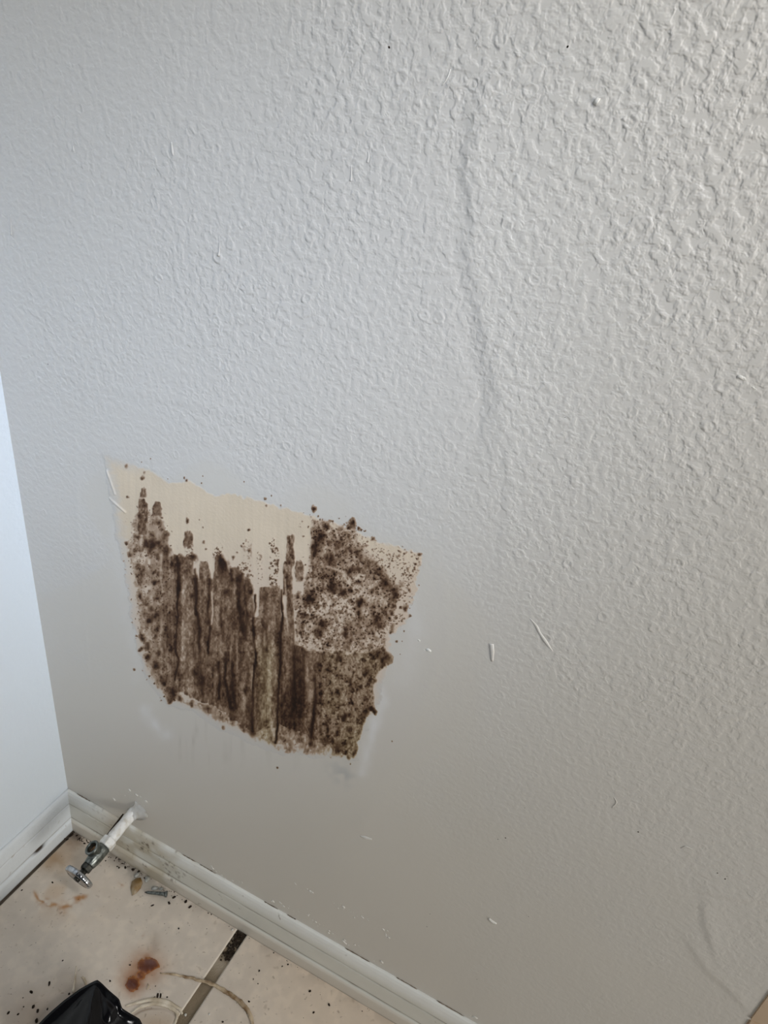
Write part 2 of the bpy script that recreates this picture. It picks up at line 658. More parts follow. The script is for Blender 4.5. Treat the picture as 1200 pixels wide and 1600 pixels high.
def wall_left():
    ys = np.linspace(0, -1.7, 120)
    zs = np.linspace(0, Z1, 160)
    Y, Z = np.meshgrid(ys, zs, indexing='ij')
    h = .0012 * (fbm(Y, Z, .12, .12, 13, 3) - .5) * sm(-Y, 0, .05) + .0022 * (fbm(Y + 9, Z, .035, .05, 14, 2) - .5) * np.exp(-(Y / .012) ** 2) * 0
    P = np.stack([h, Y, Z], -1)
    me = mesh_np('wall_left', P.reshape(-1, 3), grid_faces(len(ys), len(zs)))
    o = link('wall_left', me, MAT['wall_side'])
    o['kind'] = 'structure'
    return o


wall_l = wall_left()


# ------------------------------------------------------------------ patch and mould
PATCH = [(158, 706), (178, 712), (205, 722), (243, 738), (262, 750), (290, 748), (312, 758), (333, 770), (352, 768), (395, 777), (440, 790),
         (470, 800), (487, 806), (520, 815), (560, 830), (600, 848), (650, 860), (662, 868), (657, 900), (640, 945), (636, 975),
         (612, 990), (614, 1035), (600, 1062), (594, 1100), (574, 1130), (565, 1170), (556, 1186), (520, 1182), (440, 1180),
         (400, 1165), (340, 1140), (300, 1112), (262, 1104), (240, 1078), (222, 1050), (208, 985), (196, 905), (180, 830), (166, 750)]
Z_LEFT = [(213, 800), (222, 790), (240, 800), (252, 812), (260, 830), (268, 868), (280, 880), (280, 1092), (262, 1096), (240, 1064), (229, 1040), (216, 985),
          (211, 930), (204, 880), (199, 850), (205, 830)]
Z_DENSE = [(270, 866), (302, 867), (303, 896), (311, 905), (312, 876), (325, 878), (331, 905), (335, 890), (336, 872), (345, 866),
           (357, 882), (372, 888), (396, 914), (397, 962), (404, 962), (405, 915), (438, 916), (441, 962), (446, 962), (449, 920), (458, 925), (462, 1004),
           (478, 1014), (512, 1020), (515, 1070), (513, 1158), (490, 1160), (478, 1146), (450, 1138), (425, 1128), (400, 1145), (372, 1130), (345, 1112), (320, 1098),
           (295, 1090), (268, 1080)]
Z_LOWR = [(500, 1016), (560, 1020), (600, 1008), (609, 1030), (606, 1038), (590, 1050), (584, 1075), (588, 1108), (574, 1118), (566, 1145),
          (556, 1178), (535, 1178), (500, 1163), (480, 1150), (490, 1090)]
Z_RIGHT = [(486, 806), (500, 812), (525, 822), (548, 812), (562, 835), (575, 868), (600, 885), (612, 908), (626, 925), (612, 950), (606, 985),
           (604, 1012), (560, 1022), (500, 1018), (470, 1012), (460, 985), (456, 930), (472, 920), (484, 890)]
Z_FINE = [(545, 826), (600, 852), (655, 862), (658, 876), (645, 908), (644, 945), (634, 970), (606, 992), (600, 900)]
Z_TAIL = [(285, 1094), (345, 1108), (400, 1140), (430, 1124), (475, 1140), (510, 1160), (556, 1180), (500, 1176), (450, 1172), (400, 1150), (350, 1128)]
COLUMNS = [(219, 230, 763, 777, .75), (216, 231, 781, 832, .85), (239, 252, 783, 808, .75), (287, 302, 829, 852, .85), (289, 303, 848, 868, .45),
           (333, 350, 850, 872, .5), (402, 410, 862, 910, .3), (421, 435, 842, 916, .55), (448, 460, 835, 882, .85), (444, 457, 876, 930, .9),
           (461, 476, 876, 904, .75), (364, 398, 880, 905, .45), (380, 394, 840, 900, .22), (486, 500, 845, 905, .75)]
SPOTS = [(223, 746, 4, .8), (199, 729, 3.5, .6), (200, 777, 3, .8), (293, 813, 3.5, .8), (492, 795, 4.5, 1), (497, 806, 2, .7), (509, 822, 4.5, .9), (515, 814, 3, .6),
         (552, 817, 7, 1), (546, 824, 3, .8), (562, 825, 3, .8), (584, 842, 4, .75), (415, 780, 3, .8), (416, 791, 2, .7), (424, 775, 1.3, .6), (439, 790, 2, .6),
         (389, 828, 2.6, .85), (655, 865, 4, .7), (650, 880, 3, .7), (605, 913, 8, 1), (618, 920, 7, 1), (619, 930, 5, 1), (601, 906, 6, .9), (564, 943, 8, 1), (562, 958, 6, .9),
         (520, 918, 11, 1), (536, 925, 7, .9), (548, 893, 9, .95), (560, 889, 6, .9), (494, 864, 6, 1), (514, 872, 10, .8), (526, 850, 9, .7), (490, 855, 7, .7), (505, 840, 9, .55),
         (545, 860, 9, .7), (559, 862, 6, .85), (485, 935, 9, .9), (504, 975, 9, .85), (500, 990, 8, .8), (592, 975, 6, .85), (587, 970, 5, .8), (613, 987, 3.4, .9),
         (614, 947, 4, .9), (634, 948, 5, .8), (641, 962, 3, .7), (613, 956, 4, .8), (550, 1000, 6, .85), (538, 990, 5, .8), (475, 960, 6, .8), (465, 930, 5, .85),
         (606, 1030, 8, .85), (600, 1030, 5, .9), (573, 1050, 6, .95), (579, 1063, 4, .95), (530, 1028, 6, .85), (583, 1110, 5, .9), (573, 1116, 5, .85), (538, 1118, 5, .95), (538, 1124, 4, .9),
         (527, 1144, 5, .8), (545, 1182, 4, .8), (554, 1176, 4, .8), (562, 1072, 4, .9), (555, 1020, 4, .8), (516, 1038, 4, .7), (530, 1165, 6, .7), (510, 1160, 6, .6),
         (222, 893, 8, .95), (216, 886, 4, .8), (204, 866, 3.5, .9), (198, 847, 3, .7), (215, 838, 5, .75), (243, 911, 4, .95), (245, 934, 4.5, .95), (219, 932, 5, .8), (228, 943, 4, .8),
         (245, 962, 5, .8), (235, 967, 8, .7), (222, 996, 5, .95), (232, 1008, 5, .8), (231, 1026, 4.5, .9), (244, 1040, 8, 1), (248, 1018, 5, .7), (234, 970, 4, .8), (251, 1061, 5, .9), (256, 1068, 4, .9),
         (270, 1080, 8, .85), (268, 1094, 5, .85), (282, 1054, 8, .85), (305, 1050, 6, .95), (281, 1093, 4, .8), (301, 1098, 3.5, .8), (315, 1062, 8, .7), (303, 930, 5, .7), (281, 918, 6, .9), (288, 950, 4, .5),
         (384, 1081, 4, 1), (398, 1043, 5, .95), (352, 882, 8, .9), (346, 876, 6, .9), (362, 892, 5, .9), (374, 905, 7, .8), (303, 872, 6, .9), (277, 874, 5, .7), (393, 925, 5, .85), (355, 925, 6, .75),
         (229, 850, 6, .9), (240, 852, 8, .85), (250, 848, 7, .8), (258, 836, 6, .8), (262, 860, 6, .7), (247, 870, 5, .6), (236, 862, 5, .6), (222, 1012, 3, .8), (210, 1047, 3, .7), (219, 1015, 3, .9),
         (655, 915, 2, .5), (632, 986, 2, .6), (628, 1002, 1.5, .5), (625, 1022, 1.4, .5), (620, 1002, 2, .6), (548, 1193, 1.6, .8), (434, 1199, 2, .9), (613, 1158, 1.5, .6), (348, 1136, 3, .7), (380, 1142, 3, .7),
         (292, 750, 2, .9), (288, 746, 2, .7), (315, 755, 1.6, .8), (317, 744, 1.3, .6), (382, 752, 1.3, .6), (235, 717, 1.2, .7), (221, 722, 1.5, .6), (213, 712, 1, .6), (263, 748, 1.4, .7), (225, 738, 2.4, .5),
         (318, 823, 1.6, .6), (312, 812, 1.2, .6), (319, 848, 3, .6), (322, 858, 2, .6), (378, 852, 2, .8), (381, 848, 1.6, .7), (366, 871, 3, .9), (371, 862, 2, .6), (472, 815, 1.6, .5), (390, 862, 3, .7)]
CRACKS = [([(276, 870), (279, 905), (278, 960), (275, 1000), (276, 1018), (279, 1030), (278, 1045), (272, 1062)], 2.2, .95, 0),
          ([(279, 880), (281, 900), (280, 930)], 4, .8, 0), ([(305, 905), (307, 950), (313, 985), (312, 1015), (316, 1060), (318, 1085)], 3.2, .8, 0),
          ([(328, 905), (327, 930), (326, 960), (331, 980), (326, 1005), (327, 1020)], 2.6, 1, 0), ([(346, 870), (345, 900)], 5, .8, 0),
          ([(374, 900), (373, 940), (378, 965), (380, 985)], 4.5, .8, 0), ([(358, 890), (364, 905)], 3, .9, 0),
          ([(400, 930), (399, 955), (396, 970), (398, 1000), (401, 1020), (399, 1045), (396, 1062), (395, 1090), (395, 1120), (396, 1142)], 2.4, 1.15, 1),
          ([(441, 922), (441, 940), (443, 960), (441, 985), (438, 1010), (439, 1040), (436, 1068), (434, 1130), (432, 1160)], 2.4, 1.05, 1),
          ([(343, 1035), (344, 1060), (342, 1090)], 3.5, 1, 0), ([(363, 1040), (364, 1075), (366, 1092), (370, 1106)], 3.2, .95, 0), ([(354, 1020), (352, 1060), (358, 1095), (362, 1115)], 3, .8, 0),
          ([(493, 1055), (493, 1095), (489, 1135), (487, 1160)], 3.5, 1, 0), ([(476, 1015), (475, 1060), (470, 1120)], 3.5, .75, 0), ([(460, 1010), (461, 1060), (455, 1130)], 6, .75, 0),
          ([(390, 1105), (394, 1130), (396, 1145)], 7, .8, 0), ([(262, 960), (262, 1010)], 2.5, .6, 0), ([(290, 1000), (296, 1060)], 3, .4, 0), ([(345, 940), (349, 1000)], 3, .5, 0),
          ([(306, 890), (309, 925), (307, 960)], 3, .8, 0), ([(384, 915), (386, 960), (384, 1000)], 3, .5, 0), ([(415, 930), (418, 1000), (414, 1080)], 3, .4, 0)]
LIGHTS = [([(331, 925), (333, 955), (331, 975)], 1.5, .7), ([(402, 915), (403, 945)], 1.8, .7), ([(366, 985), (361, 1015), (360, 1045)], 1.4, .35), ([(371, 1000), (371, 1050)], 1.2, .3), ([(353, 870), (359, 893)], 1.8, .55),
          ([(395, 1040), (393, 1075)], 1.4, .45), ([(420, 1050), (422, 1075), (418, 1095)], 5, .28), ([(418, 1100), (412, 1120)], 4, .25), ([(446, 905), (448, 960), (450, 985)], 1.6, .6),
          ([(480, 1045), (483, 1085)], 4, .25), ([(508, 840), (515, 870)], 2, .3), ([(512, 885), (528, 890), (535, 893)], 2.2, .7), ([(243, 828), (252, 838)], 6, .5), ([(252, 868), (251, 900), (255, 925)], 2, .5), ([(345, 1104), (368, 1116)], 3, .3)]


def mould_field(u0, v0):
    wu = (vnoise(u0, v0, 9, 14, 101) - .5) * 5 + (vnoise(u0, v0, 3, 4, 102) - .5) * 2.5
    wv = (vnoise(u0, v0, 9, 9, 103) - .5) * 7 + (vnoise(u0, v0, 3, 3, 104) - .5) * 4
    u = u0 + wu
    v = v0 + wv
    us = u0 + wu * .35        # drips keep straight vertical sides
    tiny = spots(u0, v0, 4.0, .7, 1.7, .55, 1, .5)
    tiny2 = spots(u0 + 500, v0, 5.5, .8, 2.2, .6, 7, .5)
    mid = spots(u0, v0, 9, 1.6, 4.2, .65, 2, .6, 1.15)
    big = spots(u0, v0, 19, 3, 8.0, .7, 3, .9, 1.2)
    streak = fbm(u0, v0, 5, 85, 31, 3)
    streak2 = fbm(u0, v0, 14, 140, 35, 2)
    grain = fbm(u0, v0, 4, 8, 33, 2)
    fine = vnoise(u0, v0, 1.9, 2.6, 37)
    D = np.zeros_like(u0)
    # left speckled zone
    m_ = sm(sdf(u, v, Z_LEFT), -4, 7)
    base = .12 + .34 * sm(u0, 210, 290) + .32 * (grain - .5) + .5 * (streak - .5) * sm(u0, 235, 262)
    d = base + .42 * mid * (.45 + .55 * big) + .2 * big + .22 * tiny
    D = np.maximum(D, m_ * d)
    # dense brown streaked zone
    m_ = sm(sdf(us, v, Z_DENSE), -1.5, 2.5)
    d = .50 + .44 * (streak - .5) + .34 * (streak2 - .5) + .42 * (grain - .5) + .14 * big + .26 * (fine - .5) + .14 * mid * vnoise(u0, v0, 30, 60, 61)
    d += .16 * np.exp(-(((u0 - 457) / 24) ** 2 + ((v0 - 1102) / 48) ** 2) ** 1) * 2.2
    d -= .07 * np.exp(-(((u0 - 418) / 14) ** 2)) * sm(v0, 960, 1010)
    d -= .14 * np.exp(-(((u0 - 292) / 10) ** 2)) * sm(v0, 900, 930)
    d += .12 * np.exp(-(((u0 - 352) / 22) ** 2 + ((v0 - 1085) / 30) ** 2))
    D = np.maximum(D, m_ * d)
    # lower right: speckled, olive
    m_ = sm(sdf(u, v, Z_LOWR), -2, 4)
    d = .36 + .42 * mid + .22 * tiny + .3 * (grain - .5) + .25 * big + .3 * (fine - .5) + .25 * (streak - .5)
    D = np.maximum(D, m_ * d)
    # right: speckles over beige
    m_ = sm(sdf(u, v, Z_RIGHT), -5, 8)
    cloud = sm(fbm(u0, v0, 34, 30, 159, 3), .42, .68)
    d = .10 + .26 * cloud + .12 * np.exp(-((u0 - 512) / 34) ** 2 - ((v0 - 865) / 40) ** 2) + .46 * mid * (.3 + .7 * vnoise(u0, v0, 40, 40, 57)) + .5 * tiny + .45 * tiny2 * vnoise(u0, v0, 25, 25, 58) + .3 * big + .36 * (grain - .5) + .2 * (fine - .5)
    D = np.maximum(D, m_ * d)
    # fine dots to the right
    m_ = sm(sdf(u, v, Z_FINE), -6, 6)
    d = .02 + .62 * tiny * sm(vnoise(u0, v0, 12, 12, 59), .25, .6) + .5 * mid * sm(v0, 895, 925) + .4 * tiny2
    D = np.maximum(D, m_ * d)
    # a loose scatter of specks over the upper border and around
    m_ = np.exp(-(np.clip(-sdf(u0, v0, Z_RIGHT), 0, None) / 16) ** 2) * (v0 < 900)
    D = np.maximum(D, .75 * spots(u0, v0, 7, .6, 1.6, .35, 81) * m_)
    m_ = np.exp(-(np.clip(-sdf(u0, v0, Z_LEFT), 0, None) / 9) ** 2)
    D = np.maximum(D, .75 * spots(u0, v0, 7, .6, 1.8, .4, 82) * m_)
    # pale tail below
    m_ = sm(sdf(u, v, Z_TAIL), -7, 5)
    d = .24 + .3 * mid + .42 * (grain - .5) + .2 * big + .2 * (fine - .5)
    D = np.maximum(D, m_ * d)
    for x0, x1, y0, y1, a in COLUMNS:
        # rounded, ragged fingers
        hw = (x1 - x0) / 2.0
        t = np.clip((v - y0) / (y1 - y0), 0, 1)
        cap = np.minimum(1, np.sqrt(np.clip((v - y0 + 3) / (hw * 1.6), 0, 1)))
        dx_ = np.abs(u0 + wu * .75 - (x0 + x1) / 2)
        m_ = (1 - sm(dx_, hw * cap * .75, hw * cap + 1.6)) * sm(v, y0 - 3, y0 + 2) * (1 - sm(v, y1 - 3, y1 + 5))
        if a > .6:
            tex = .62 + .75 * (grain - .35) + .25 * mid - .3 * fine
            D = np.maximum(D, m_ * a * np.clip(tex, 0.05, 1))
        else:
            D = np.maximum(D, m_ * (a * 1.3 * np.maximum(np.maximum(tiny, tiny2), mid)))
    for x, y, r_, a in SPOTS:
        sel = (np.abs(u0 - x) < r_ * 3) & (np.abs(v0 - y) < r_ * 3)
        if not sel.any():
            continue
        uu = u0[sel] + wu[sel] * min(1, r_ / 5)
        vv = v0[sel] + wv[sel] * min(1, r_ / 5)
        dd = np.hypot(uu - x, (vv - y) / 1.1) / (r_ * .78)
        val = a * np.exp(-dd ** 2 * .9) * (.85 + .5 * (grain[sel] - .4))
        D[sel] = 1 - (1 - np.clip(D[sel], 0, 1)) * (1 - np.clip(val, 0, .97))
    for pts, w, a, hard in CRACKS:
        xs_ = [p_[0] for p_ in pts]; ys_ = [p_[1] for p_ in pts]
        sel = (u0 > min(xs_) - 20) & (u0 < max(xs_) + 20) & (v0 > min(ys_) - 20) & (v0 < max(ys_) + 20)
        d, s, t = pline(u0[sel] + wu[sel] * .55, v0[sel], pts)
        val = a * np.exp(-(d / (w * .85)) ** 2) * (.35 + .85 * vnoise(u0[sel], v0[sel], 7, 22, 91))
        D[sel] = 1 - (1 - np.clip(D[sel], 0, 1)) * (1 - np.clip(val, 0, .97))
    for pts, w, a in LIGHTS:
        d, s, t = pline(u0, v0, pts)
        D *= 1 - a * np.exp(-(d / w) ** 2)
    return np.clip(D, 0, 1)


def ramp(D, keys):
    xs_ = [k[0] for k in keys]
    cs = np.array([lin(k[1]) for k in keys])
    return np.stack([np.interp(D, xs_, cs[:, i]) for i in range(3)], -1)


def make_patch():
    step = .0006
    a = wl(150, 700); b_ = wl(680, 860); c_ = wl(262, 1200)
    xs = np.arange(.135, .56, step)
    zs = np.arange(.372, .80, step)
    X, Z = np.meshgrid(xs, zs, indexing='ij')
    P = np.stack([X, np.zeros_like(X), Z], -1)
    u, v = proj(P)
    D = mould_field(u, v)
    wob = (fbm(u, v, 14, 14, 201, 3) - .5) * 14 + (fbm(u, v, 5, 5, 203, 2) - .5) * 7
    s = sdf(u + wob, v + wob, PATCH)
    inside = s > 0
    # beige layer; browner streak marks of the scraper, paler toward the lower rim
    edge_soft = sm(s, 0, 5)
    soft_side = np.clip(sm(v, 960, 1100) + sm(620 - u, 440, 415) * .0 + sm(200 - u, -40, 30), 0, 1)
    edge = edge_soft * (1 - soft_side) + sm(s, 0, 22) * soft_side
    g = fbm(u, v, 4, 70, 211, 3)
    g2 = fbm(u, v, 40, 40, 215, 3)
    beige = np.array(lin((216, 200, 176))) * (1 + .10 * (g - .5) + .12 * (g2 - .5))[..., None]
    pink = np.array(lin((208, 190, 176)))
    beige = beige * (1 - (.5 * sm(v, 820, 950))[..., None]) + pink * (.5 * sm(v, 820, 950))[..., None]
    wallc = np.array(WALL_C) * .95
    low = sm(v, 1060, 1120)
    beige = beige * (1 - .45 * low[..., None]) + wallc * .45 * low[..., None]
    under = wallc * (1 - edge[..., None]) + beige * edge[..., None]
    mc = ramp(D, [(0, (206, 188, 170)), (.22, (178, 156, 134)), (.42, (136, 112, 90)), (.62, (98, 74, 55)), (.82, (62, 41, 28)), (1, (34, 20, 13))])
    olive = np.array([.98, 1.06, .86])
    ol = (np.clip(sm(u, 490, 520) * sm(v, 1010, 1030), 0, 1) * .6 * vnoise(u, v, 30, 30, 221) + np.exp(-((u - 416) / 16) ** 2) * sm(v, 980, 1030) * .6)[..., None]
    mc = mc * (1 - ol) + mc * olive * ol
    k = sm(D, .02, .22)[..., None]
    col = under * (1 - k) + mc * k
    # geometry: the bare layer sits a hair proud of the wall mesh, scraped vertically; mould grows out of it
    h = wall_heights(u, v, X, Z) + .0005 * (fbm(X, Z, .22, .22, 3, 3) - .5) * 2
    h = h + .0002 + .00022 * sm(s, 0, 4) + .0001 * (g - .5) + .0006 * D * (.5 + vnoise(u, v, 2.4, 2.4, 230))
    # scraper gouges top left
    for pts in ([(167, 735), (173, 752), (180, 772)], [(171, 778), (182, 788), (196, 800)]):
        d, sg, t = pline(u, v, pts)
        h += .0009 * np.exp(-(d / 1.5) ** 2) * (.4 + vnoise(u, v, 6, 6, 811))
        kk = (np.exp(-(d / 1.3) ** 2) * .3)[..., None]
        col = col * (1 - kk) + np.array(lin((226, 222, 214))) * kk
    P[..., 1] = -h
    V = P.reshape(-1, 3); C_ = col.reshape(-1, 3); Df = D.ravel(); ins = inside.ravel()
    F = grid_faces(len(xs), len(zs))
    fD = Df[F].mean(1)
    fi = ins[F].all(1)
    fm = fD > .2
    Vb, Fb, Cb = compact(V, F[fi & ~fm], C_)
    Vm, Fm, Cm = compact(V, F[fm], C_)
    o = link('bare_patch', mesh_np('bare_patch', Vb, Fb, Cb), MAT['patch'], wall_back)
    o['label'] = 'beige scraped area without paint around the mould'
    o2 = link('mould_growth', mesh_np('mould_growth', Vm, Fm, Cm), MAT['mould'], wall_back)
    o2['label'] = 'dark brown mould with streaks, cracks and specks'


make_patch()


# ------------------------------------------------------------------ small marks on the wall (parts of wall_back)
def wall_blob(name, pts, rad, mat, label=None, flat=.5, n=None, parent=None, off=0.0002):
    n = n or max(4, len(pts) * 4)
    P = [wl(x, y) for x, y in pts]
    P = smooth_pts(P, n) if len(P) > 1 else P
    R_ = [np.interp(i / (n - 1), np.linspace(0, 1, len(rad)), rad) for i in range(n)]
    R_ = [max(r, .00015) for r in R_]
    P = [q + Vector((0, -off, 0)) for q in P]
    bm = bmesh.new()
    tube(bm, P, [float(r) for r in R_], 8, flat, (0, -1, 0))
    o = bm_obj(name, bm, mat, parent or wall_back)
    if label:
        o['label'] = label
    return o


mm = .001
wm, N, L, b = new_mat('raised_wall_paint', tuple(np.array(WALL_C) * 1.0), .36)
noise_col(wm, N, L, b, tuple(np.array(WALL_C) * .94), tuple(np.array(WALL_C) * 1.04), 90)
wall_blob('plaster_ridge', [(828, 966), (838, 978), (843, 988), (851, 1000), (858, 1010), (864, 1018)],
          [.0004, .0014, .0012, .0018, .0012, .0003], wm, 'curved raised plaster ridge right of the mould')
wall_blob('plaster_ridge', [(768, 1006), (769, 1018), (769, 1033)], [.0022, .0021, .0012], wm, 'short upright plaster ridge right of the mould')
for pts, rr in (([(268, 222), (269, 236), (271, 243)], [.0008, .0024, .0008]), ([(549, 258), (549, 274), (548, 283)], [.0006, .0012, .002]),
                ([(575, 236), (576, 244), (574, 254)], [.0006, .0012, .0018]), ([(343, 368), (343, 388), (341, 400)], [.0003, .0009, .0022]),
                ([(17, 335), (17, 352), (18, 368)], [.0004, .001, .002]), ([(114, 228), (115, 236)], [.001, .0018]),
                ([(960, 1246), (963, 1254), (956, 1262)], [.0006, .0014, .0006]), ([(1064, 1325), (1072, 1323), (1082, 1327)], [.0006, .0016, .0006]),
                ([(1000, 1098), (1010, 1094), (1022, 1096)], [.0004, .0009, .0003])):
    wall_blob('paint_drip', pts, [q * .6 for q in rr], wm, flat=.4)
wall_blob('paint_hair', [(704, 108), (699, 122), (691, 134)], [.0004, .0004, .0003], MAT['caulk'], 'thin white bristle stuck in the paint', 1.0)
wall_blob('plaster_chip', [(764, 1435), (770, 1440), (776, 1443)], [.0014, .0022, .0012], MAT['caulk'], 'white plaster chip low on the wall', .8)
wall_blob('plaster_chip', [(563, 1306), (572, 1309), (581, 1311)], [.001, .003, .001], MAT['caulk'], 'grey white paint blob on the smooth lower wall', .5)
wall_blob('paint_nib', [(930, 157), (935, 160)], [.002, .0024], MAT['caulk'], 'glossy paint nib at the upper right', .8, n=4)
# white scuffed paint crumbs low on the wall: two broken rows, uncountable
rng = random.Random(4)
bm = bmesh.new()
rows = [[(462, 1381), (488, 1396), (524, 1412), (560, 1430), (578, 1440), (610, 1456)], [(424, 1408), (446, 1416), (480, 1430), (512, 1455), (545, 1476), (568, 1480)],
        [(584, 1500), (598, 1506)], [(178, 1250), (200, 1240), (205, 1236), (228, 1252), (226, 1262)], [(600, 1462), (614, 1472)], [(372, 1378), (384, 1380)],
        [(430, 1420), (440, 1430)], [(1160, 590), (1180, 610)], [(735, 1590), (746, 1588)], [(655, 1000), (668, 1018)], [(330, 1355), (390, 1400)]]
for row in rows:
    for a, b2 in zip(row, row[1:]):
        L_ = math.dist(a, b2)
        q = 0
        while q < L_:
            t = q / L_
            x = a[0] + (b2[0] - a[0]) * t + rng.gauss(0, 2.0)
            y = a[1] + (b2[1] - a[1]) * t + rng.gauss(0, 1.5)
            r_ = rng.choice((.4, .6, .8, 1.0, 1.3, 1.8)) * mm
            c = wl(x, y)
            g_ = bmesh.ops.create_icosphere(bm, subdivisions=1, radius=r_)
            an = rng.uniform(-.9, .1)
            for vv in g_['verts']:
                p_ = vv.co * rng.uniform(.7, 1.3)
                p_.x *= 1.9
                vv.co = Vector((p_.x * math.cos(an) - p_.z * math.sin(an), p_.y * .55, p_.x * math.sin(an) + p_.z * math.cos(an))) + c
            q += rng.expovariate(1 / 7.)
o = bm_obj('paint_flecks', bm, MAT['caulk'], wall_back, smooth=True)
o['kind'] = 'stuff'
# tiny dark specks and pinholes
bm = bmesh.new()
SP = [(75, 569, .8), (826, 1432, 1), (997, 1300, .9), (1121, 1364, 1.2), (1133, 1373, 1.6), (1136, 1369, 1), (790, 1309, 1.5), (778, 1311, 1.2), (613, 1158, .9), (608, 74, 1.3), (887, 73, 1.1),
      (1102, 375, 1), (883, 652, 1), (896, 616, .8), (672, 1428, .8), (667, 1448, .8), (745, 1530, .7), (470, 1250, .6), (1020, 1448, .6), (742, 1243, .8), (820, 1262, .8)]
for x, y, r_ in SP:
    c = wl(x, y)
    g_ = bmesh.ops.create_icosphere(bm, subdivisions=1, radius=r_ * mm * .8)
    for vv in g_['verts']:
        vv.co = Vector((vv.co.x * rng.uniform(.7, 1.3), vv.co.y * .4, vv.co.z * rng.uniform(.7, 1.3))) + c
o = bm_obj('dark_specks', bm, MAT['dirt'], wall_back)
o['kind'] = 'stuff'


# ------------------------------------------------------------------ baseboards
PROF = [(0.0, .0835), (.0020, .0835), (.0042, .0822), (.0060, .0785), (.0073, .0730), (.0082, .0670), (.0087, .0632), (.0087, .0614), (.0078, .0602), (.0078, .0590), (.0088, .0580), (.0092, .0562),
        (.0094, .046), (.0096, .036), (.0098, .0294), (.0092, .0280), (.0092, .0268), (.0106, .0256), (.0122, .0244), (.0132, .0226), (.0137, .0200),
        (.0138, .014), (.0138, .007), (.0136, .0)]


def baseboard(name, length, along, out, fine_len, tintf):
    s = np.concatenate([np.arange(0, fine_len, .0016), np.linspace(fine_len, length, 40)])
    pr = np.array(PROF)
    # resample the profile
    t = np.concatenate([[0], np.cumsum(np.hypot(*np.diff(pr, axis=0).T))])
    tt = np.unique(np.concatenate([t, np.linspace(0, t[-1], 60)]))
    py = np.interp(tt, t, pr[:, 0]); pz = np.interp(tt, t, pr[:, 1])
    S, I = np.meshgrid(s, np.arange(len(tt)), indexing='ij')
    Y = py[I]; Z = pz[I]
    Y = Y + .0005 * (fbm(S, Z, .05, .02, 17, 2) - .5) * (Y > .003)
    start = Y        # mitred at the corner
    A = np.maximum(S, start) if along[0] == 1 else S
    P = A[..., None] * np.array(along) + Y[..., None] * np.array(out) + Z[..., None] * np.array((0, 0, 1))
    c = tintf(A, Y, Z)
    me = mesh_np(name, P.reshape(-1, 3), grid_faces(len(s), len(tt)), c.reshape(-1, 3))
    o = link(name, me, MAT['base'])
    o['kind'] = 'structure'
    sf = me.polygons
    return o


def tint_back(A, Y, Z):
    c = np.ones(A.shape + (3,)) * np.array(lin((214, 214, 206)))
    k = (sm(Z, .064, .074) * .8)[..., None]  # ogee lighter towards the top, caught light painted in
    c = c * (1 - k) + np.array(lin((228, 229, 226))) * k
    n = fbm(A, Z, .03, .02, 61, 3)
    c *= (1 + .08 * (n - .5))[..., None]
    # caulk-coloured lower bead
    k = (sm(.026 - Z, 0, .002) * .75)[..., None]
    c = c * (1 - k) + np.array(lin((206, 199, 188))) * k
    # grooves and floor edge tinted darker, crease shade painted in
    for z0, w, a in ((.0596, .0013, .85), (.0274, .0012, .95), (.0004, .0018, .8)):
        k = (np.exp(-((Z - z0) / w) ** 2) * a * (.35 + .65 * fbm(A, Z, .02, .02, 64, 2)))[..., None]
        c = c * (1 - k) + np.array(lin((96, 82, 62))) * k
    # dirt and specks near the valve
    near = np.exp(-((A - .17) / .085) ** 2)
    k = (near * .65 * sm(fbm(A, Z, .03, .02, 65, 2), .35, .65))[..., None]
    c = c * (1 - k) + np.array(lin((172, 160, 134))) * k
    k = (near * .85 * spots(A * 1000, Z * 1000, 6.5, .6, 3.2, .6, 66) * sm(vnoise(A, Z, .02, .02, 67), .45, .65) * (Z > .02))[..., None]
    c = c * (1 - k) + np.array(lin((84, 66, 46))) * k
    k = (.6 * spots(A * 1000, Z * 1000, 22, .5, 1.8, .2, 68))[..., None]
    c = c * (1 - k) + np.array(lin((110, 96, 78))) * k
    # brown drip stain left of the pipe
    k = (np.exp(-((A - .105) / .022) ** 2) * .55 * sm(Z, .01, .04))[..., None]
    c = c * (1 - k) + np.array(lin((150, 130, 98))) * k
    return c


def tint_left(A, Y, Z):
    c = np.ones(A.shape + (3,)) * np.array(lin((212, 218, 222)))  # bluer base than the back board, cool light put into it
    n = fbm(A, Z, .03, .02, 71, 3)
    c *= (1 + .06 * (n - .5))[..., None]
    for z0, w, a in ((.0596, .0012, .5), (.0274, .0011, .6), (.0004, .0012, .6), (.0845, .0012, .35)):  # crease shade painted dark along the grooves and edges
        k = (np.exp(-((Z - z0) / w) ** 2) * a * (.35 + .65 * fbm(A, Z, .02, .02, 74, 2)))[..., None]
        c = c * (1 - k) + np.array(lin((110, 98, 80))) * k
    k = (.5 * spots(A * 1000, Z * 1000, 14, .5, 1.6, .2, 78))[..., None]
    c = c * (1 - k) + np.array(lin((140, 124, 100))) * k
    # nick in the groove
    k = np.exp(-(((A - .075) / .009) ** 2 + ((Z - .0262) / .0022) ** 2))[..., None]
    k = np.clip(k * 1.5, 0, 1)
    c = c * (1 - k) + np.array(lin((52, 38, 28))) * k
    return c


base_back = baseboard('baseboard_back', .955, (1, 0, 0), (0, -1, 0), .7, tint_back)
base_left = baseboard('baseboard_left', 1.6, (0, -1, 0), (1, 0, 0), .3, tint_left)
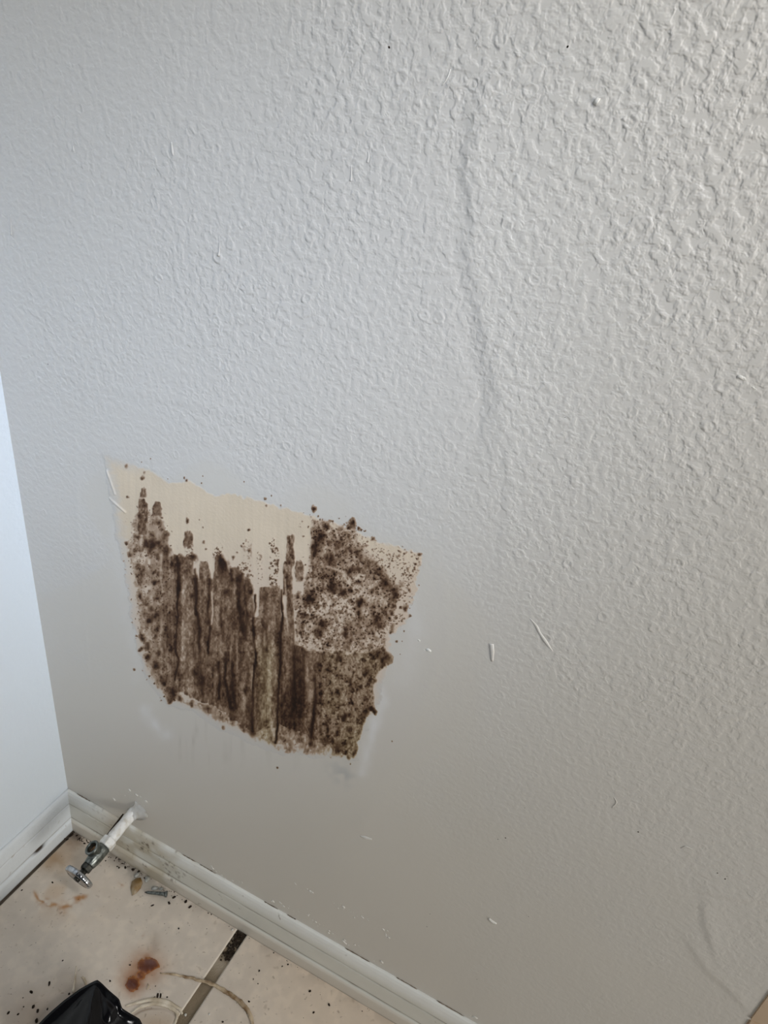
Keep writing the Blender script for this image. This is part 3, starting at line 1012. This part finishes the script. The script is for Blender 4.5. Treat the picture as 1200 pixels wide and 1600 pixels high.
# broken dark strips stand in for the shaded gap above the back baseboard
bm = bmesh.new()
for x0, x1 in ((.235, .262), (.268, .30), (.385, .41), (.52, .56), (.60, .632), (.66, .70), (.02, .05), (.425, .44)):
    n = 10
    tube(bm, [(x0 + (x1 - x0) * i / n, -.0006, .0838 + rng.uniform(-.0003, .0004)) for i in range(n + 1)],
         [.0001] + [rng.uniform(.0003, .0009) for _ in range(n - 1)] + [.0001], 6, .5, (0, 0, 1))
o = bm_obj('gap_line', bm, MAT['gap_dark'], base_back)
o['kind'] = 'stuff'

# ------------------------------------------------------------------ floor
bm = bmesh.new()
box(bm, (-.02, -1.7, -.03), (X1, .02, -.006))
floor = bm_obj('floor', bm, MAT['subfloor'], None, False)
floor['kind'] = 'structure'
G0, G1 = .3478, .3655


def tile_color(u, v, X, Y):
    c = np.ones(X.shape + (3,)) * np.array(lin((210, 199, 186)))
    n = fbm(X, Y, .06, .06, 301, 4)
    n2 = fbm(X, Y, .012, .012, 305, 3)
    c *= (1 + .16 * (n - .5) + .12 * (n2 - .5))[..., None]
    k = (sm(n2, .5, .75) * .4)[..., None]
    c = c * (1 - k) + np.array(lin((224, 212, 196))) * k
    warm = (sm(u, 300, 520) * .35)[..., None]
    c = c * (1 - warm) + np.array(lin((220, 194, 164))) * warm * (1 + .1 * (n2 - .5))[..., None]

    def stain(m_, rgb):
        nonlocal c
        m_ = np.clip(m_, 0, 1)[..., None]
        c = c * (1 - m_) + np.array(lin(rgb)) * m_
    w = (fbm(u, v, 12, 12, 311, 3) - .5) * 12
    uu = u + w; vv = v + (fbm(u, v, 12, 12, 315, 3) - .5) * 12
    # yellow-brown stain in the corner
    stain(.75 * np.exp(-(((uu - 85) / 30) ** 2 + ((vv - 1340) / 22) ** 2)), (150, 116, 72))
    stain(.6 * np.exp(-(((uu - 112) / 20) ** 2 + ((vv - 1316) / 12) ** 2)), (120, 88, 52))
    # rust ring
    d = np.abs(np.hypot((uu - 92) / 42, (vv - 1385) / 30) - 1)
    stain(.85 * np.exp(-(d / .13) ** 2) * sm(vv, 1388, 1402) * sm(vnoise(u, v, 9, 9, 320), .3, .7), (168, 116, 56))
    for x, y, r_ in ((64, 1412, 7), (97, 1417, 9), (124, 1406, 6), (190, 1384, 4), (222, 1458, 4)):
        stain(.6 * np.exp(-(((uu - x) / r_) ** 2 + ((vv - y) / r_) ** 2)) * sm(vnoise(u, v, 5, 5, 330), .2, .7), (164, 108, 52))
    stain(.42 * np.exp(-(((uu - 90) / 60) ** 2 + ((vv - 1395) / 40) ** 2)) * sm(n, .4, .6), (186, 152, 112))
    # grey brown darker patches beside the bag
    stain(.55 * np.exp(-(((uu - 60) / 60) ** 2 + ((vv - 1590) / 45) ** 2)), (134, 108, 82))
    stain(.4 * np.exp(-(((uu - 110) / 26) ** 2 + ((vv - 1540) / 22) ** 2)), (140, 120, 98))
    # rust halo
    stain(.7 * np.exp(-(((uu - 229) / 27) ** 2 + ((vv - 1510) / 24) ** 2)), (178, 124, 72))
    stain(.8 * np.exp(-(((uu - 230) / 19) ** 2 + ((vv - 1510) / 17) ** 2)), (140, 80, 42))
    stain(.7 * np.exp(-(((uu - 205) / 18) ** 2 + ((vv - 1535) / 22) ** 2)), (170, 116, 68))
    stain(.8 * np.exp(-(((uu - 208) / 13) ** 2 + ((vv - 1537) / 14) ** 2)), (136, 76, 38))
    stain(.35 * np.exp(-(((uu - 240) / 9) ** 2 + ((vv - 1476) / 16) ** 2)), (120, 96, 76))
    # residue inside the caulk arcs
    stain(.45 * np.exp(-(((uu - 245) / 36) ** 2 + ((vv - 1600) / 18) ** 2)), (170, 138, 98))
    d = np.abs(np.hypot((u - 242) / 45, (v - 1612) / 36) - 1)
    stain(.55 * np.exp(-(d / .05) ** 2) * (v < 1612) * sm(vnoise(u, v, 12, 12, 340), .2, .6), (112, 82, 50))
    # grime along the baseboard
    k = np.exp(Y / .012 * 1.0) * 0
    k = np.exp(-((-Y - .0138) / .012) ** 2) * .75 * np.clip(sm(260 - u, 0, 60) * .9 + .25, 0, 1) * sm(fbm(X, Y, .012, .012, 345, 2), .3, .6)
    stain(k, (110, 100, 90))
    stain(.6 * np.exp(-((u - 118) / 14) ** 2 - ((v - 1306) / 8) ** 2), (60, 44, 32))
    stain(.5 * np.exp(-(((u - 225) / 40) ** 2 + ((v - 1378 - (u - 225) * .6) / 12) ** 2)), (150, 148, 142))
    # pits
    stain(.6 * spots(X * 1000, Y * 1000, 11, .3, .9, .5, 350), (120, 100, 80))
    stain(.35 * spots(X * 1000 + 99, Y * 1000, 17, .6, 2.0, .4, 351), (150, 130, 108))
    return c


def tile_fine(x0, x1, y0, y1):
    e = .0016
    xs = np.concatenate([[x0, x0 + .0003, x0 + .0008, x0 + e], np.arange(x0 + .0024, x1 - .002, .00095), [x1 - e, x1 - .0008, x1 - .0003, x1]])
    ys = np.concatenate([[y0, y0 + .0004, y0 + e], np.arange(y0 + .003, y1, .00095), [y1]])
    X, Y = np.meshgrid(xs, ys, indexing='ij')
    Z = .0004 * (fbm(X, Y, .03, .03, 401, 3) - .5)
    dx = np.minimum(np.minimum(X - x0, x1 - X), Y - y0)
    Z = Z - .0016 * (1 - sm(dx, 0, e)) 
    P = np.stack([X, Y, Z], -1)
    u, v = proj(P)
    c = tile_color(u, v, X, Y)
    # pale glaze on the rim
    k = (1 - sm(dx, .0002, .0014))[..., None] * .7
    c = c * (1 - k) + np.array(lin((226, 220, 208))) * k
    V = P.reshape(-1, 3); F = grid_faces(len(xs), len(ys)); C_ = c.reshape(-1, 3)
    # skirts down to the bed
    nx, ny = len(xs), len(ys)
    rim = [(i, 0) for i in range(nx)] + [(nx - 1, j) for j in range(1, ny)] + [(i, ny - 1) for i in range(nx - 2, -1, -1)] + [(0, j) for j in range(ny - 2, -1, -1)]
    ids = np.array([i * ny + j for i, j in rim])
    base = len(V)
    V2 = V[ids].copy(); V2[:, 2] = -.006
    V = np.concatenate([V, V2]); C_ = np.concatenate([C_, C_[ids]])
    m_ = np.arange(len(ids) - 1)
    F2 = np.stack([ids[m_], base + m_, base + m_ + 1, ids[m_ + 1]], -1)
    F = np.concatenate([F, F2])
    return mesh_np('tile', V, F, C_)


T0 = tile_fine(G0 - .33, G0, -.322, -.0)
tile_a = link('tile', T0, MAT['tile'], floor)
T1 = tile_fine(G1, G1 + .33, -.322, 0)
tile_b = link('tile', T1, MAT['tile'], floor)


def plain_tile(x0, x1, y0, y1):
    bm = bmesh.new()
    box(bm, (x0, y0, -.006), (x1, y1, 0))
    es = [e for e in bm.edges if all(v.co.z > -.001 for v in e.verts)]
    bmesh.ops.bevel(bm, geom=es, offset=.0014, segments=2, affect='EDGES')
    me = bpy.data.meshes.new('tile')
    bm.to_mesh(me)
    bm.free()
    a = me.attributes.new('tint', 'FLOAT_COLOR', 'POINT')
    c = np.ones((len(me.vertices), 4), np.float32)
    c[:, :3] = lin((210, 198, 184))
    a.data.foreach_set('color', c.ravel())
    return me


PT = plain_tile(0, .33, -.33, 0)
for ix in range(-1, 5):
    for iy in range(0, 5):
        if iy == 0 and ix in (0, 1):
            continue
        x0 = G0 - .33 + ix * (.33 + G1 - G0)
        y1 = 0 if iy == 0 else -.322 - .0177 - (iy - 1) * .3477
        if x0 < -.02:
            continue
        if x0 + .33 > X1 or y1 - .33 < -1.72:
            continue
        t = link('tile', PT, MAT['tile'], floor, smooth=False)
        t.location = (x0, y1, 0)
        t.matrix_parent_inverse = Matrix()

# grout: bed with soil collected near the baseboard, eroded toward the wall
xs = np.linspace(G0 - .0005, G1 + .0005, 30)
ys = np.arange(-.33, -.0, .0008)
X, Y = np.meshgrid(xs, ys, indexing='ij')
P = np.stack([X, Y, X * 0], -1)
u, v = proj(P)
dirt = sm(Y, -.062, -.048) * sm(fbm(X, Y, .006, .006, 501, 2), .25, .5)
c = np.array(lin((134, 120, 100))) * (1 + .25 * (fbm(X, Y, .01, .02, 505, 3) - .5))[..., None]
k = (sm(Y, -.088, -.066) * (1 - sm(Y, -.066, -.05)) * .7)[..., None]
c = c * (1 - k) + np.array(lin((176, 164, 146))) * k
k = dirt[..., None] * .92
c = c * (1 - k) + np.array(lin((40, 32, 26))) * k
k = (spots(X * 1000, Y * 1000, 5, .8, 2., .4, 509) * dirt * .6)[..., None]
c = c * (1 - k) + np.array(lin((128, 118, 106))) * k
Z = -.0026 + .0008 * (fbm(X, Y, .008, .008, 511, 3) - .5) + dirt * .0006 * vnoise(X, Y, .003, .003, 515)
P[..., 2] = Z
gr = link('grout', mesh_np('grout', P.reshape(-1, 3), grid_faces(len(xs), len(ys)), c.reshape(-1, 3)), MAT['grout'], floor)
gr['label'] = 'sunken grout joint, black with soil at the baseboard'


# rust puddles on the tile
def rust_blob():
    xs = np.arange(.235, .30, .0007)
    ys = np.arange(-.17, -.085, .0007)
    X, Y = np.meshgrid(xs, ys, indexing='ij')
    P = np.stack([X, Y, X * 0], -1)
    u, v = proj(P)
    wu = (fbm(u, v, 8, 8, 601, 3) - .5) * 9
    a = 1 - np.hypot((u + wu - 231) / 17, (v + wu - 1509) / 15)
    b_ = 1 - np.hypot((u + wu - 208) / 12, (v + wu - 1538) / 12.5)
    m1 = np.exp(-(((u - 220) / 9) ** 2 + ((v - 1524) / 9) ** 2)) * .55
    f = np.maximum(np.maximum(a, b_), m1 - .25)
    n = fbm(u, v, 5, 5, 605, 3)
    c = ramp(np.clip(f + .5 * (n - .5), 0, 1), [(0, (168, 116, 70)), (.16, (142, 84, 42)), (.42, (102, 50, 20)), (1, (80, 34, 14))])
    k = (np.exp(-(((u - 236) / 12) ** 2 + ((v - 1503) / 6) ** 2)) * .5)[..., None]
    c = c * (1 - k) + np.array(lin((118, 92, 92))) * k
    P[..., 2] = .0004 + .0011 * np.sqrt(np.clip(f, 0, 1)) + .0003 * (n - .5)
    F = grid_faces(len(xs), len(ys))
    keep = (f.ravel()[F] > .0).all(1)
    V, F, C_ = compact(P.reshape(-1, 3), F[keep], c.reshape(-1, 3))
    o = link('rust_stain', mesh_np('rust_stain', V, F, C_), MAT['rust'], tile_a)
    o['label'] = 'dark red-brown rust spot on the tile'


rust_blob()

# ------------------------------------------------------------------ trim at the right edge: tan casing flush with the wall
cx0 = .960
bm = bmesh.new()
box(bm, (cx0, -.0015, .3545), (cx0 + .07, .004, 2.0))
bmesh.ops.bevel(bm, geom=[e for e in bm.edges], offset=.0006, segments=2, affect='EDGES')
casing = bpy.data.objects.new('trim_1', None)
casing.location = (cx0, 0, 0)
COL.objects.link(casing)
casing['kind'] = 'structure'
bm_obj('casing_board', bm, MAT['tan'], casing, False)
bm = bmesh.new()
box(bm, (cx0, -.0015, 0.0), (cx0 + .07, .004, .353))
bmesh.ops.bevel(bm, geom=[e for e in bm.edges], offset=.0015, segments=2, affect='EDGES')
bm_obj('casing_block', bm, MAT['tan'], casing, False)

# ------------------------------------------------------------------ shut-off valve
A0 = Vector((.1475, 0, .1285))
A1 = Vector((.1450, -.116, .1085))
ax = (A1 - A0).normalized()


def at(d):
    return A0 + ax * d


valve = thing('shutoff_valve', 'chrome angle shut-off valve with oval handle on a white painted pipe stub', 'valve', A0)
bm = bmesh.new()
lathe(bm, at(-.004), ax, [(0, .0085), (.012, .0088), (.030, .0084), (.050, .0086), (.058, .0082)], 20)
for vv in bm.verts:
    vv.co += Vector((rng.uniform(-1, 1), rng.uniform(-1, 1), rng.uniform(-1, 1))) * .0005
bm_obj('pipe', bm, MAT['pipe_paint'], valve)
# collar: flared painted escutcheon, its broken lower lobe standing off the wall
bm = bmesh.new()
seg = 22
xf, yf, df = frame(ax)
rin, prev = None, None
rings = []
for t, r_ in ((.014, .0092), (.010, .0100), (.006, .0125), (.003, .0165), (.0015, .021), (.0, .0215)):
    ring = []
    for k in range(seg + 1):
        an = math.radians(-150) + math.radians(240) * k / seg
        wob = 1 + .1 * math.sin(an * 3 + 1)
        ring.append(bm.verts.new(at(t) + Vector((math.cos(an), 0, math.sin(an))) * r_ * wob))
    rings.append(ring)
for a, b2 in zip(rings, rings[1:]):
    for k in range(seg):
        bm.faces.new((a[k], a[k + 1], b2[k + 1], b2[k]))
bmesh.ops.solidify(bm, geom=bm.faces[:], thickness=.0014)
bm_obj('escutcheon', bm, MAT['pipe_paint'], valve)['label'] = 'white painted flared collar at the wall, broken on one side'
bm = bmesh.new()
tube(bm, [at(.016) + Vector((-.010, 0, .004)), at(.034) + Vector((-.0095, 0, .001)), at(.052) + Vector((-.0088, 0, .002))], [.0012, .0022, .0008], 6, .6)
bm_obj('dark_strip', bm, MAT['dirt'], valve)  # thin dark strip along the left of the pipe
# compression nut, hexagonal, painted
bm = bmesh.new()
lathe(bm, at(.052), ax, [(0, .0098), (.0012, .0118), (.012, .0118), (.0135, .0104)], 6, True, 1, .3)
bmesh.ops.bevel(bm, geom=bm.edges[:], offset=.0006, segments=1, affect='EDGES')
bm_obj('compression_nut', bm, MAT['pipe_paint'], valve, False)['label'] = 'cream painted hexagonal nut'
# body
bm = bmesh.new()
lathe(bm, at(.0655), ax, [(0, .0088), (.001, .0100), (.006, .0104), (.020, .0104), (.024, .0098), (.030, .0086), (.031, .0080)], 24)
bm_obj('valve_body', bm, MAT['dull'], valve)
# outlet port leaning up and to the left
od = Vector((-.38, -.30, .86)).normalized()
oc = at(.0765)
bm = bmesh.new()
lathe(bm, oc, od, [(.002, .0088), (.010, .0088), (.0115, .0104), (.0175, .0108), (.0185, .0102), (.0185, .0076), (.0165, .0070), (.004, .0070)], 28, False)
bm_obj('outlet_port', bm, MAT['dull'], valve)
bm = bmesh.new()
lathe(bm, oc, od, [(.0045, .0071), (.0105, .0071), (.0125, .0034)], 16)
bm_obj('outlet_bore', bm, MAT['bore'], valve)
bm = bmesh.new()
for q in range(3):
    lathe(bm, oc, od, [(.0122 + q * .002, .0098), (.0128 + q * .002, .0106), (.0134 + q * .002, .0098)], 24, False)
bm_obj('outlet_thread', bm, MAT['dull'], valve)
# packing nut, stem
bm = bmesh.new()
lathe(bm, at(.096), ax, [(0, .0078), (.0008, .0090), (.0075, .0090), (.0085, .0078)], 6, True, 1, .1)
bmesh.ops.bevel(bm, geom=bm.edges[:], offset=.0005, segments=1, affect='EDGES')
bm_obj('packing_nut', bm, MAT['dark_metal'], valve, False)
bm = bmesh.new()
lathe(bm, at(.103), ax, [(0, .0052), (.007, .0050), (.010, .0046)], 16)
bm_obj('stem', bm, MAT['dark_metal'], valve)
# oval handle with fluted rim
bm = bmesh.new()
segs = 72
hx = Vector((.93, 0, -.36)).normalized()
hx = (hx - ax * hx.dot(ax)).normalized()
hy = ax.cross(hx).normalized()
hc = at(.110)
prof = [(.0, .0), (.0, .45), (.0005, .80), (.0012, .95), (.0028, 1.0), (.0065, 1.0), (.0082, .955), (.0088, .86), (.0076, .6), (.0072, .3), (.0070, .0)]
rings = []
for t, k_ in prof:
    if k_ == 0:
        rings.append([bm.verts.new(hc + ax * t)])
        continue
    ring = []
    for k in range(segs):
        an = 2 * math.pi * k / segs
        fl_ = 1 + (.022 * math.cos(an * 18) if k_ > .9 else 0)
        ring.append(bm.verts.new(hc + ax * t + hx * .0225 * k_ * fl_ * math.cos(an) + hy * .0158 * k_ * fl_ * math.sin(an)))
    rings.append(ring)
for a, b2 in zip(rings, rings[1:]):
    for k in range(segs):
        k2 = (k + 1) % segs
        if len(a) == 1:
            bm.faces.new((a[0], b2[k2], b2[k]))
        elif len(b2) == 1:
            bm.faces.new((a[k], a[k2], b2[0]))
        else:
            bm.faces.new((a[k], a[k2], b2[k2], b2[k]))
bm_obj('handle', bm, MAT['chrome'], valve)['label'] = 'shiny chrome oval handle'
bm = bmesh.new()
lathe(bm, hc, ax, [(.0066, .0050), (.0098, .0048), (.0108, .0036)], 16)
bm_obj('handle_screw', bm, MAT['dark_metal'], valve)

# ------------------------------------------------------------------ things on the floor
# countersunk screw / anchor
sa = fl(226, 1394, .003); sb = fl(261, 1397, .0045)
d = (sb - sa)
screw = thing('screw', 'grey countersunk screw lying on the tile beside the baseboard', 'screw', (sa.x, sa.y, 0))
bm = bmesh.new()
Ls = d.length
prof = [(0, .0006), (.004, .0018)]
q = .004
while q < Ls - .012:
    rq = .0019 + .03 * q
    prof += [(q, rq), (q + .0006, rq + .0003), (q + .0012, rq)]
    q += .0016
prof += [(Ls - .011, .0028), (Ls - .004, .0030)]
lathe(bm, sa, d, prof, 12)
bm_obj('shank', bm, MAT['screw'], screw)
bm = bmesh.new()
lathe(bm, sa, d, [(Ls - .0042, .0030), (Ls - .0012, .0046), (Ls, .0047), (Ls, .0020), (Ls - .0012, .0016)], 18)
bm_obj('screw_head', bm, MAT['screw'], screw)

# amber flake
bm = bmesh.new()
out = [(206, 1400), (204, 1388), (206, 1378), (213, 1373), (220, 1372), (223, 1380), (220, 1388), (213, 1396)]
top = [bm.verts.new(fl(x, y) + Vector((0, 0, .0016))) for x, y in out]
bot = [bm.verts.new(fl(x, y) + Vector((0, 0, .0004))) for x, y in out]
cc = bm.verts.new(fl(213, 1384) + Vector((0, 0, .0026)))
for k in range(8):
    bm.faces.new((top[k], top[(k + 1) % 8], cc))
    bm.faces.new((bot[k], bot[(k + 1) % 8], top[(k + 1) % 8], top[k]))
bm.faces.new(bot[::-1])
o = bm_obj('dried_flake', bm, MAT['amber'])
tag(o, 'amber teardrop-shaped dried flake on the tile left of the screw', 'flake')


def strand(label, pts, rad, mat, flat=.45, n=36, z=.0012, group=None, wob=.0003):
    P = smooth_pts([fl(x, y, z) for x, y in pts], n)
    P = [q_ + Vector((rng.gauss(0, wob), rng.gauss(0, wob), 0)) for q_ in P]
    for q_ in P:
        q_.z = z
    R_ = [float(np.interp(i / (n - 1), np.linspace(0, 1, len(rad)), rad)) * rng.uniform(.85, 1.15) for i in range(n)]
    for q_, r_ in zip(P, R_):
        q_.z = r_ * flat + .0003
    bm = bmesh.new()
    tube(bm, P, R_, 8, flat, (0, 0, 1))
    o = bm_obj('caulk_strand', bm, mat)
    tag(o, label, 'caulk', group)
    return o


strand('long curved tan caulk strand crossing the grout joint', [(250, 1520), (275, 1523), (305, 1530), (330, 1537), (350, 1548), (370, 1561), (385, 1577), (393, 1592), (394, 1602)],
       [.0007, .0016, .0022, .0026, .003, .003, .003, .0026, .0016], MAT['strand_dirty'], n=60)
strand('outer pale caulk arc on the tile right of the black bag', [(196, 1572), (215, 1566), (240, 1562), (262, 1566), (280, 1576), (285, 1584)],
       [.001, .0018, .0026, .003, .002, .0012], MAT['strand'], .3, 44)
strand('inner pale caulk arc below the outer arc beside the black bag', [(205, 1582), (222, 1572), (245, 1568), (265, 1573), (277, 1584), (272, 1602)],
       [.001, .0022, .0026, .003, .0022, .0014], MAT['strand'], .3, 44)
strand('short straight pale caulk sliver standing left of the black bag tip', [(119, 1509), (117, 1530), (114, 1551)], [.0005, .0012, .0016], MAT['strand'], .8, 14, wob=.0002)
strand('tiny hooked caulk curl just above the black bag', [(127, 1527), (131, 1529), (133, 1535), (136, 1541)], [.0012, .0016, .0014, .0008], MAT['strand'], .8, 14, wob=.0002)
strand('tiny curled caulk bit beside the rust spot', [(229, 1546), (232, 1541), (231, 1537)], [.0006, .0012, .0005], MAT['strand'], .8, 10, wob=.0002)

# pale plaster lumps beside the baseboard above the screw
for x, y, r_, lb in ((230, 1374, .0045, 'grey plaster crumb nearest the amber flake'), (242, 1388, .0040, 'grey plaster crumb directly above the screw'), (252, 1389, .003, 'small grey plaster crumb by the screw head'), (214, 1367, .0036, 'grey plaster crumb below the valve by the baseboard')):
    bm = bmesh.new()
    crumb(bm, fl(x, y), r_, rng, .4, 1.4)
    o = bm_obj('plaster_crumb', bm, MAT['debris'])
    tag(o, lb, 'crumb', 'plaster crumbs by the baseboard')
# pale bits at the joint end and on the grout
for x, y, r_, lb in ((363, 1453, .0022, 'white chip at the wall end of the grout joint'), (290, 1586, .002, 'white chip on the grout near the frame bottom'), (327, 1585, .0016, 'white chip on the right tile beside the grout')):
    bm = bmesh.new()
    crumb(bm, fl(x, y, 0 if x != 290 else -.0024), r_, rng, .6)
    o = bm_obj('paint_chip', bm, MAT['caulk'])
    tag(o, lb, 'chip', 'paint chips')

# larger dirt crumbs, countable
CR = [(183, 1354, 1.6, .6), (196, 1356, 2.2, 1), (208, 1359, 2.8, 1), (217, 1362, 2.4, 1), (238, 1415, 1.6, 1.5), (264, 1411, 2.2, 1.8), (272, 1402, 2.4, 1.6), (290, 1409, 2.6, 1.1), (297, 1417, 2.4, 1.6), (279, 1451, 1.7, 1),
      (405, 1517, 1.6, 1), (396, 1530, 1.2, 1), (403, 1537, 1.2, 1), (450, 1507, 1.8, 1), (441, 1510, 1.0, 1), (484, 1549, 1.8, 1.5), (514, 1570, 1.7, 1), (490, 1582, 1.6, 1.4), (566, 1580, 1.0, 1), (348, 1597, 1.8, 1),
      (389, 1565, 1.3, 1), (386, 1583, 1.4, 1), (77, 1537, 1.9, 1.8), (49, 1550, 2.1, 1.3), (52, 1573, 2.4, 1.3), (59, 1580, 2.2, 1.6), (57, 1595, 2.4, 1.6), (13, 1583, 1.8, 1.5), (28, 1585, 1.6, 1), (37, 1573, 1.3, 1), (74, 1577, 1.4, 1.2),
      (36, 1559, .9, 1), (172, 1533, 1.6, 1), (246, 1557, 2.0, 2.4), (251, 1556, 1.6, 2.2), (241, 1559, 1.4, 1), (261, 1558, 1.2, 1), (108, 1553, 1.6, 1.2), (34, 1391, 1.4, 1), (82, 1379, 1.4, 1), (105, 1312, 1.8, 1), (112, 1305, 2.8, 1.4),
      (100, 1310, 2, 1), (124, 1311, 2.4, 1.2), (132, 1318, 1.8, 1), (165, 1345, 1.4, 1), (98, 1501, 1.2, 1), (182, 1340, 1.4, 1), (203, 1508, 1.2, 1), (243, 1541, 1.1, 1), (186, 1356, 1.8, 1), (120, 1306, 2.4, 1)]
protos = []
for k in range(8):
    bm = bmesh.new()
    crumb(bm, (0, 0, 0), .001, rng, .6, 1.0 + .25 * (k % 4))
    me = bpy.data.meshes.new('dirt_crumb')
    bm.to_mesh(me)
    bm.free()
    me.materials.append(MAT['dirt'])
    protos.append(me)
MARKS = [('the screw on the tile', 245, 1396), ('the amber flake', 212, 1384), ('the rust spot', 222, 1520), ('the tip of the black bag', 152, 1531), ('the wall end of the grout joint', 375, 1460),
         ('the lower end of the long caulk strand', 392, 1590), ('the chrome valve handle', 126, 1370), ('the corner of the two baseboards', 107, 1302), ('the left edge of the black bag', 62, 1590),
         ('the outer caulk arc', 248, 1562), ('the middle of the right tile', 520, 1540), ('the left baseboard', 25, 1385), ('the valve nut', 172, 1325)]
ORD = ['nearest', 'second nearest', 'third nearest', 'fourth nearest', 'fifth nearest', 'sixth nearest', 'seventh nearest', 'eighth nearest', 'ninth nearest', 'tenth nearest', 'eleventh nearest', 'twelfth nearest', 'thirteenth nearest']
near = {}
for k, (x, y, r_, el) in enumerate(CR):
    m_ = min(range(len(MARKS)), key=lambda q: math.hypot(MARKS[q][1] - x, MARKS[q][2] - y))
    near.setdefault(m_, []).append((math.hypot(MARKS[m_][1] - x, MARKS[m_][2] - y), k))
crumb_label = {}
for m_, lst in near.items():
    for r_, (_, k) in enumerate(sorted(lst)):
        kind_ = 'long dark crumb' if CR[k][3] > 1.35 else ('large dark crumb' if CR[k][2] > 2.1 else 'small dark crumb')
        crumb_label[k] = '%s, %s to %s' % (kind_, ORD[r_], MARKS[m_][0])
for k, (x, y, r_, el) in enumerate(CR):
    o = bpy.data.objects.new('dirt_crumb', rng.choice(protos))
    o.location = fl(x, y)
    o.scale = (r_ * el * .88, r_ * .8, r_ * .75)
    o.rotation_euler = (0, 0, rng.random() * 6.28)
    COL.objects.link(o)
    tag(o, crumb_label[k], 'dirt crumb', 'dark dirt crumbs on the floor tiles')
# soil crumbs in the joint and grit along the baseboard: uncountable
bm = bmesh.new()
for k in range(70):
    x = rng.uniform(G0 + .002, G1 - .002)
    y = rng.uniform(-.062, -.016)
    crumb(bm, (x, y, -.0024), rng.uniform(.6, 1.9) * mm, rng, .7)
for k in range(110):
    x = .03 + rng.expovariate(1 / .12)
    if x > .66:
        continue
    if G0 < x < G1:
        continue
    y = -.0142 - abs(rng.gauss(0, .004 if x < .3 else .0016))
    crumb(bm, (x, y, 0), rng.uniform(.3, 1.1) * mm, rng, .6)
for k in range(90):
    p_ = fl(rng.uniform(0, 560), rng.uniform(1330, 1600))
    if p_.x < .02 or p_.y > -.02 or (G0 - .002 < p_.x < G1 + .002):
        continue
    crumb(bm, p_, rng.uniform(.25, .6) * mm, rng, .6)
o = bm_obj('grit', bm, MAT['dirt'])
tag(o, 'fine black grit along the baseboard and in the grout joint', 'grit')
o['kind'] = 'stuff'


# ------------------------------------------------------------------ black plastic bag
def make_bag():
    zt = .10
    loop = [(152, 1531, .115), (170, 1547, .112), (186, 1561, .108), (191, 1575, .104), (203, 1583, .098), (218, 1592, .090), (224, 1604, .084), (232, 1630, .07), (238, 1670, .06), (225, 1720, .05), (180, 1760, .05),
            (110, 1770, .05), (40, 1740, .05), (10, 1690, .055), (22, 1645, .068), (60, 1600, .090), (78, 1582, .098), (100, 1563, .106), (125, 1545, .112)]
    S = [fl(x, y, z) for x, y, z in loop]
    n = len(S)
    sub = 6
    R_ = []
    for i in range(n * sub):
        k = i // sub
        t = (i % sub) / sub
        a, b2, c, d_ = S[(k - 1) % n], S[k], S[(k + 1) % n], S[(k + 2) % n]
        lin_ = b2 * (1 - t) + c * t
        cr = .5 * ((2 * b2) + (c - a) * t + (2 * a - 5 * b2 + 4 * c - d_) * t * t + (3 * b2 - a - 3 * c + d_) * t ** 3)
        R_.append(lin_ * .6 + cr * .4)
    C0 = fl(135, 1655, .10)
    tip = S[0]
    V = []
    M_ = len(R_)
    rows = []
    # skirt down to the floor
    for f_, zf in ((.90, 0.0), (.93, .25), (.97, .6), (.995, .9)):
        rows.append([Vector((C0.x + (p_.x - C0.x) * f_, C0.y + (p_.y - C0.y) * f_, max(p_.z * zf, .0004))) for p_ in R_])
    rows.append(R_)
    steps = 26
    for s_ in range(1, steps):
        f_ = 1 - s_ / steps
        row = []
        for i, p_ in enumerate(R_):
            q_ = C0 + (p_ - C0) * f_
            an = i / M_ * 2 * math.pi
            dx = (q_ - tip)
            ang = math.atan2(dx.y, dx.x)
            rr_ = math.hypot(dx.x, dx.y)
            fold = math.sin(ang * 5 + 1.0) * .7 + math.sin(ang * 11 + .4) * .2
            q_ = q_.copy()
            q_.z += (.012 * (1 - f_) * f_ * 2 - .004) * 1 * sm(1 - f_, 0, .1) + .006 * fold * min(1, rr_ / .05) * float(sm(1 - f_, .0, .12))
            q_.z += (.003 + .012 * (1 - f_)) * (abs(float(fbm(np.array(q_.x), np.array(q_.y), .03, .03, 701, 2)) - .5) * 2 - .3)
            row.append(q_)
        rows.append(row)
    rows.append([C0 + Vector((0, 0, .008))] * M_)
    bm = bmesh.new()
    g_ = [[bm.verts.new(p_) for p_ in row] for row in rows[:-1]]
    cen = bm.verts.new(rows[-1][0])
    for a, b2 in zip(g_, g_[1:]):
        for k in range(M_):
            bm.faces.new((a[k], a[(k + 1) % M_], b2[(k + 1) % M_], b2[k]))
    for k in range(M_):
        bm.faces.new((g_[-1][k], g_[-1][(k + 1) % M_], cen))
    o = bm_obj('trash_bag', bm, MAT['bag'])
    tag(o, 'crumpled glossy black plastic bag with a pointed tip, on the tiles', 'bag')


make_bag()
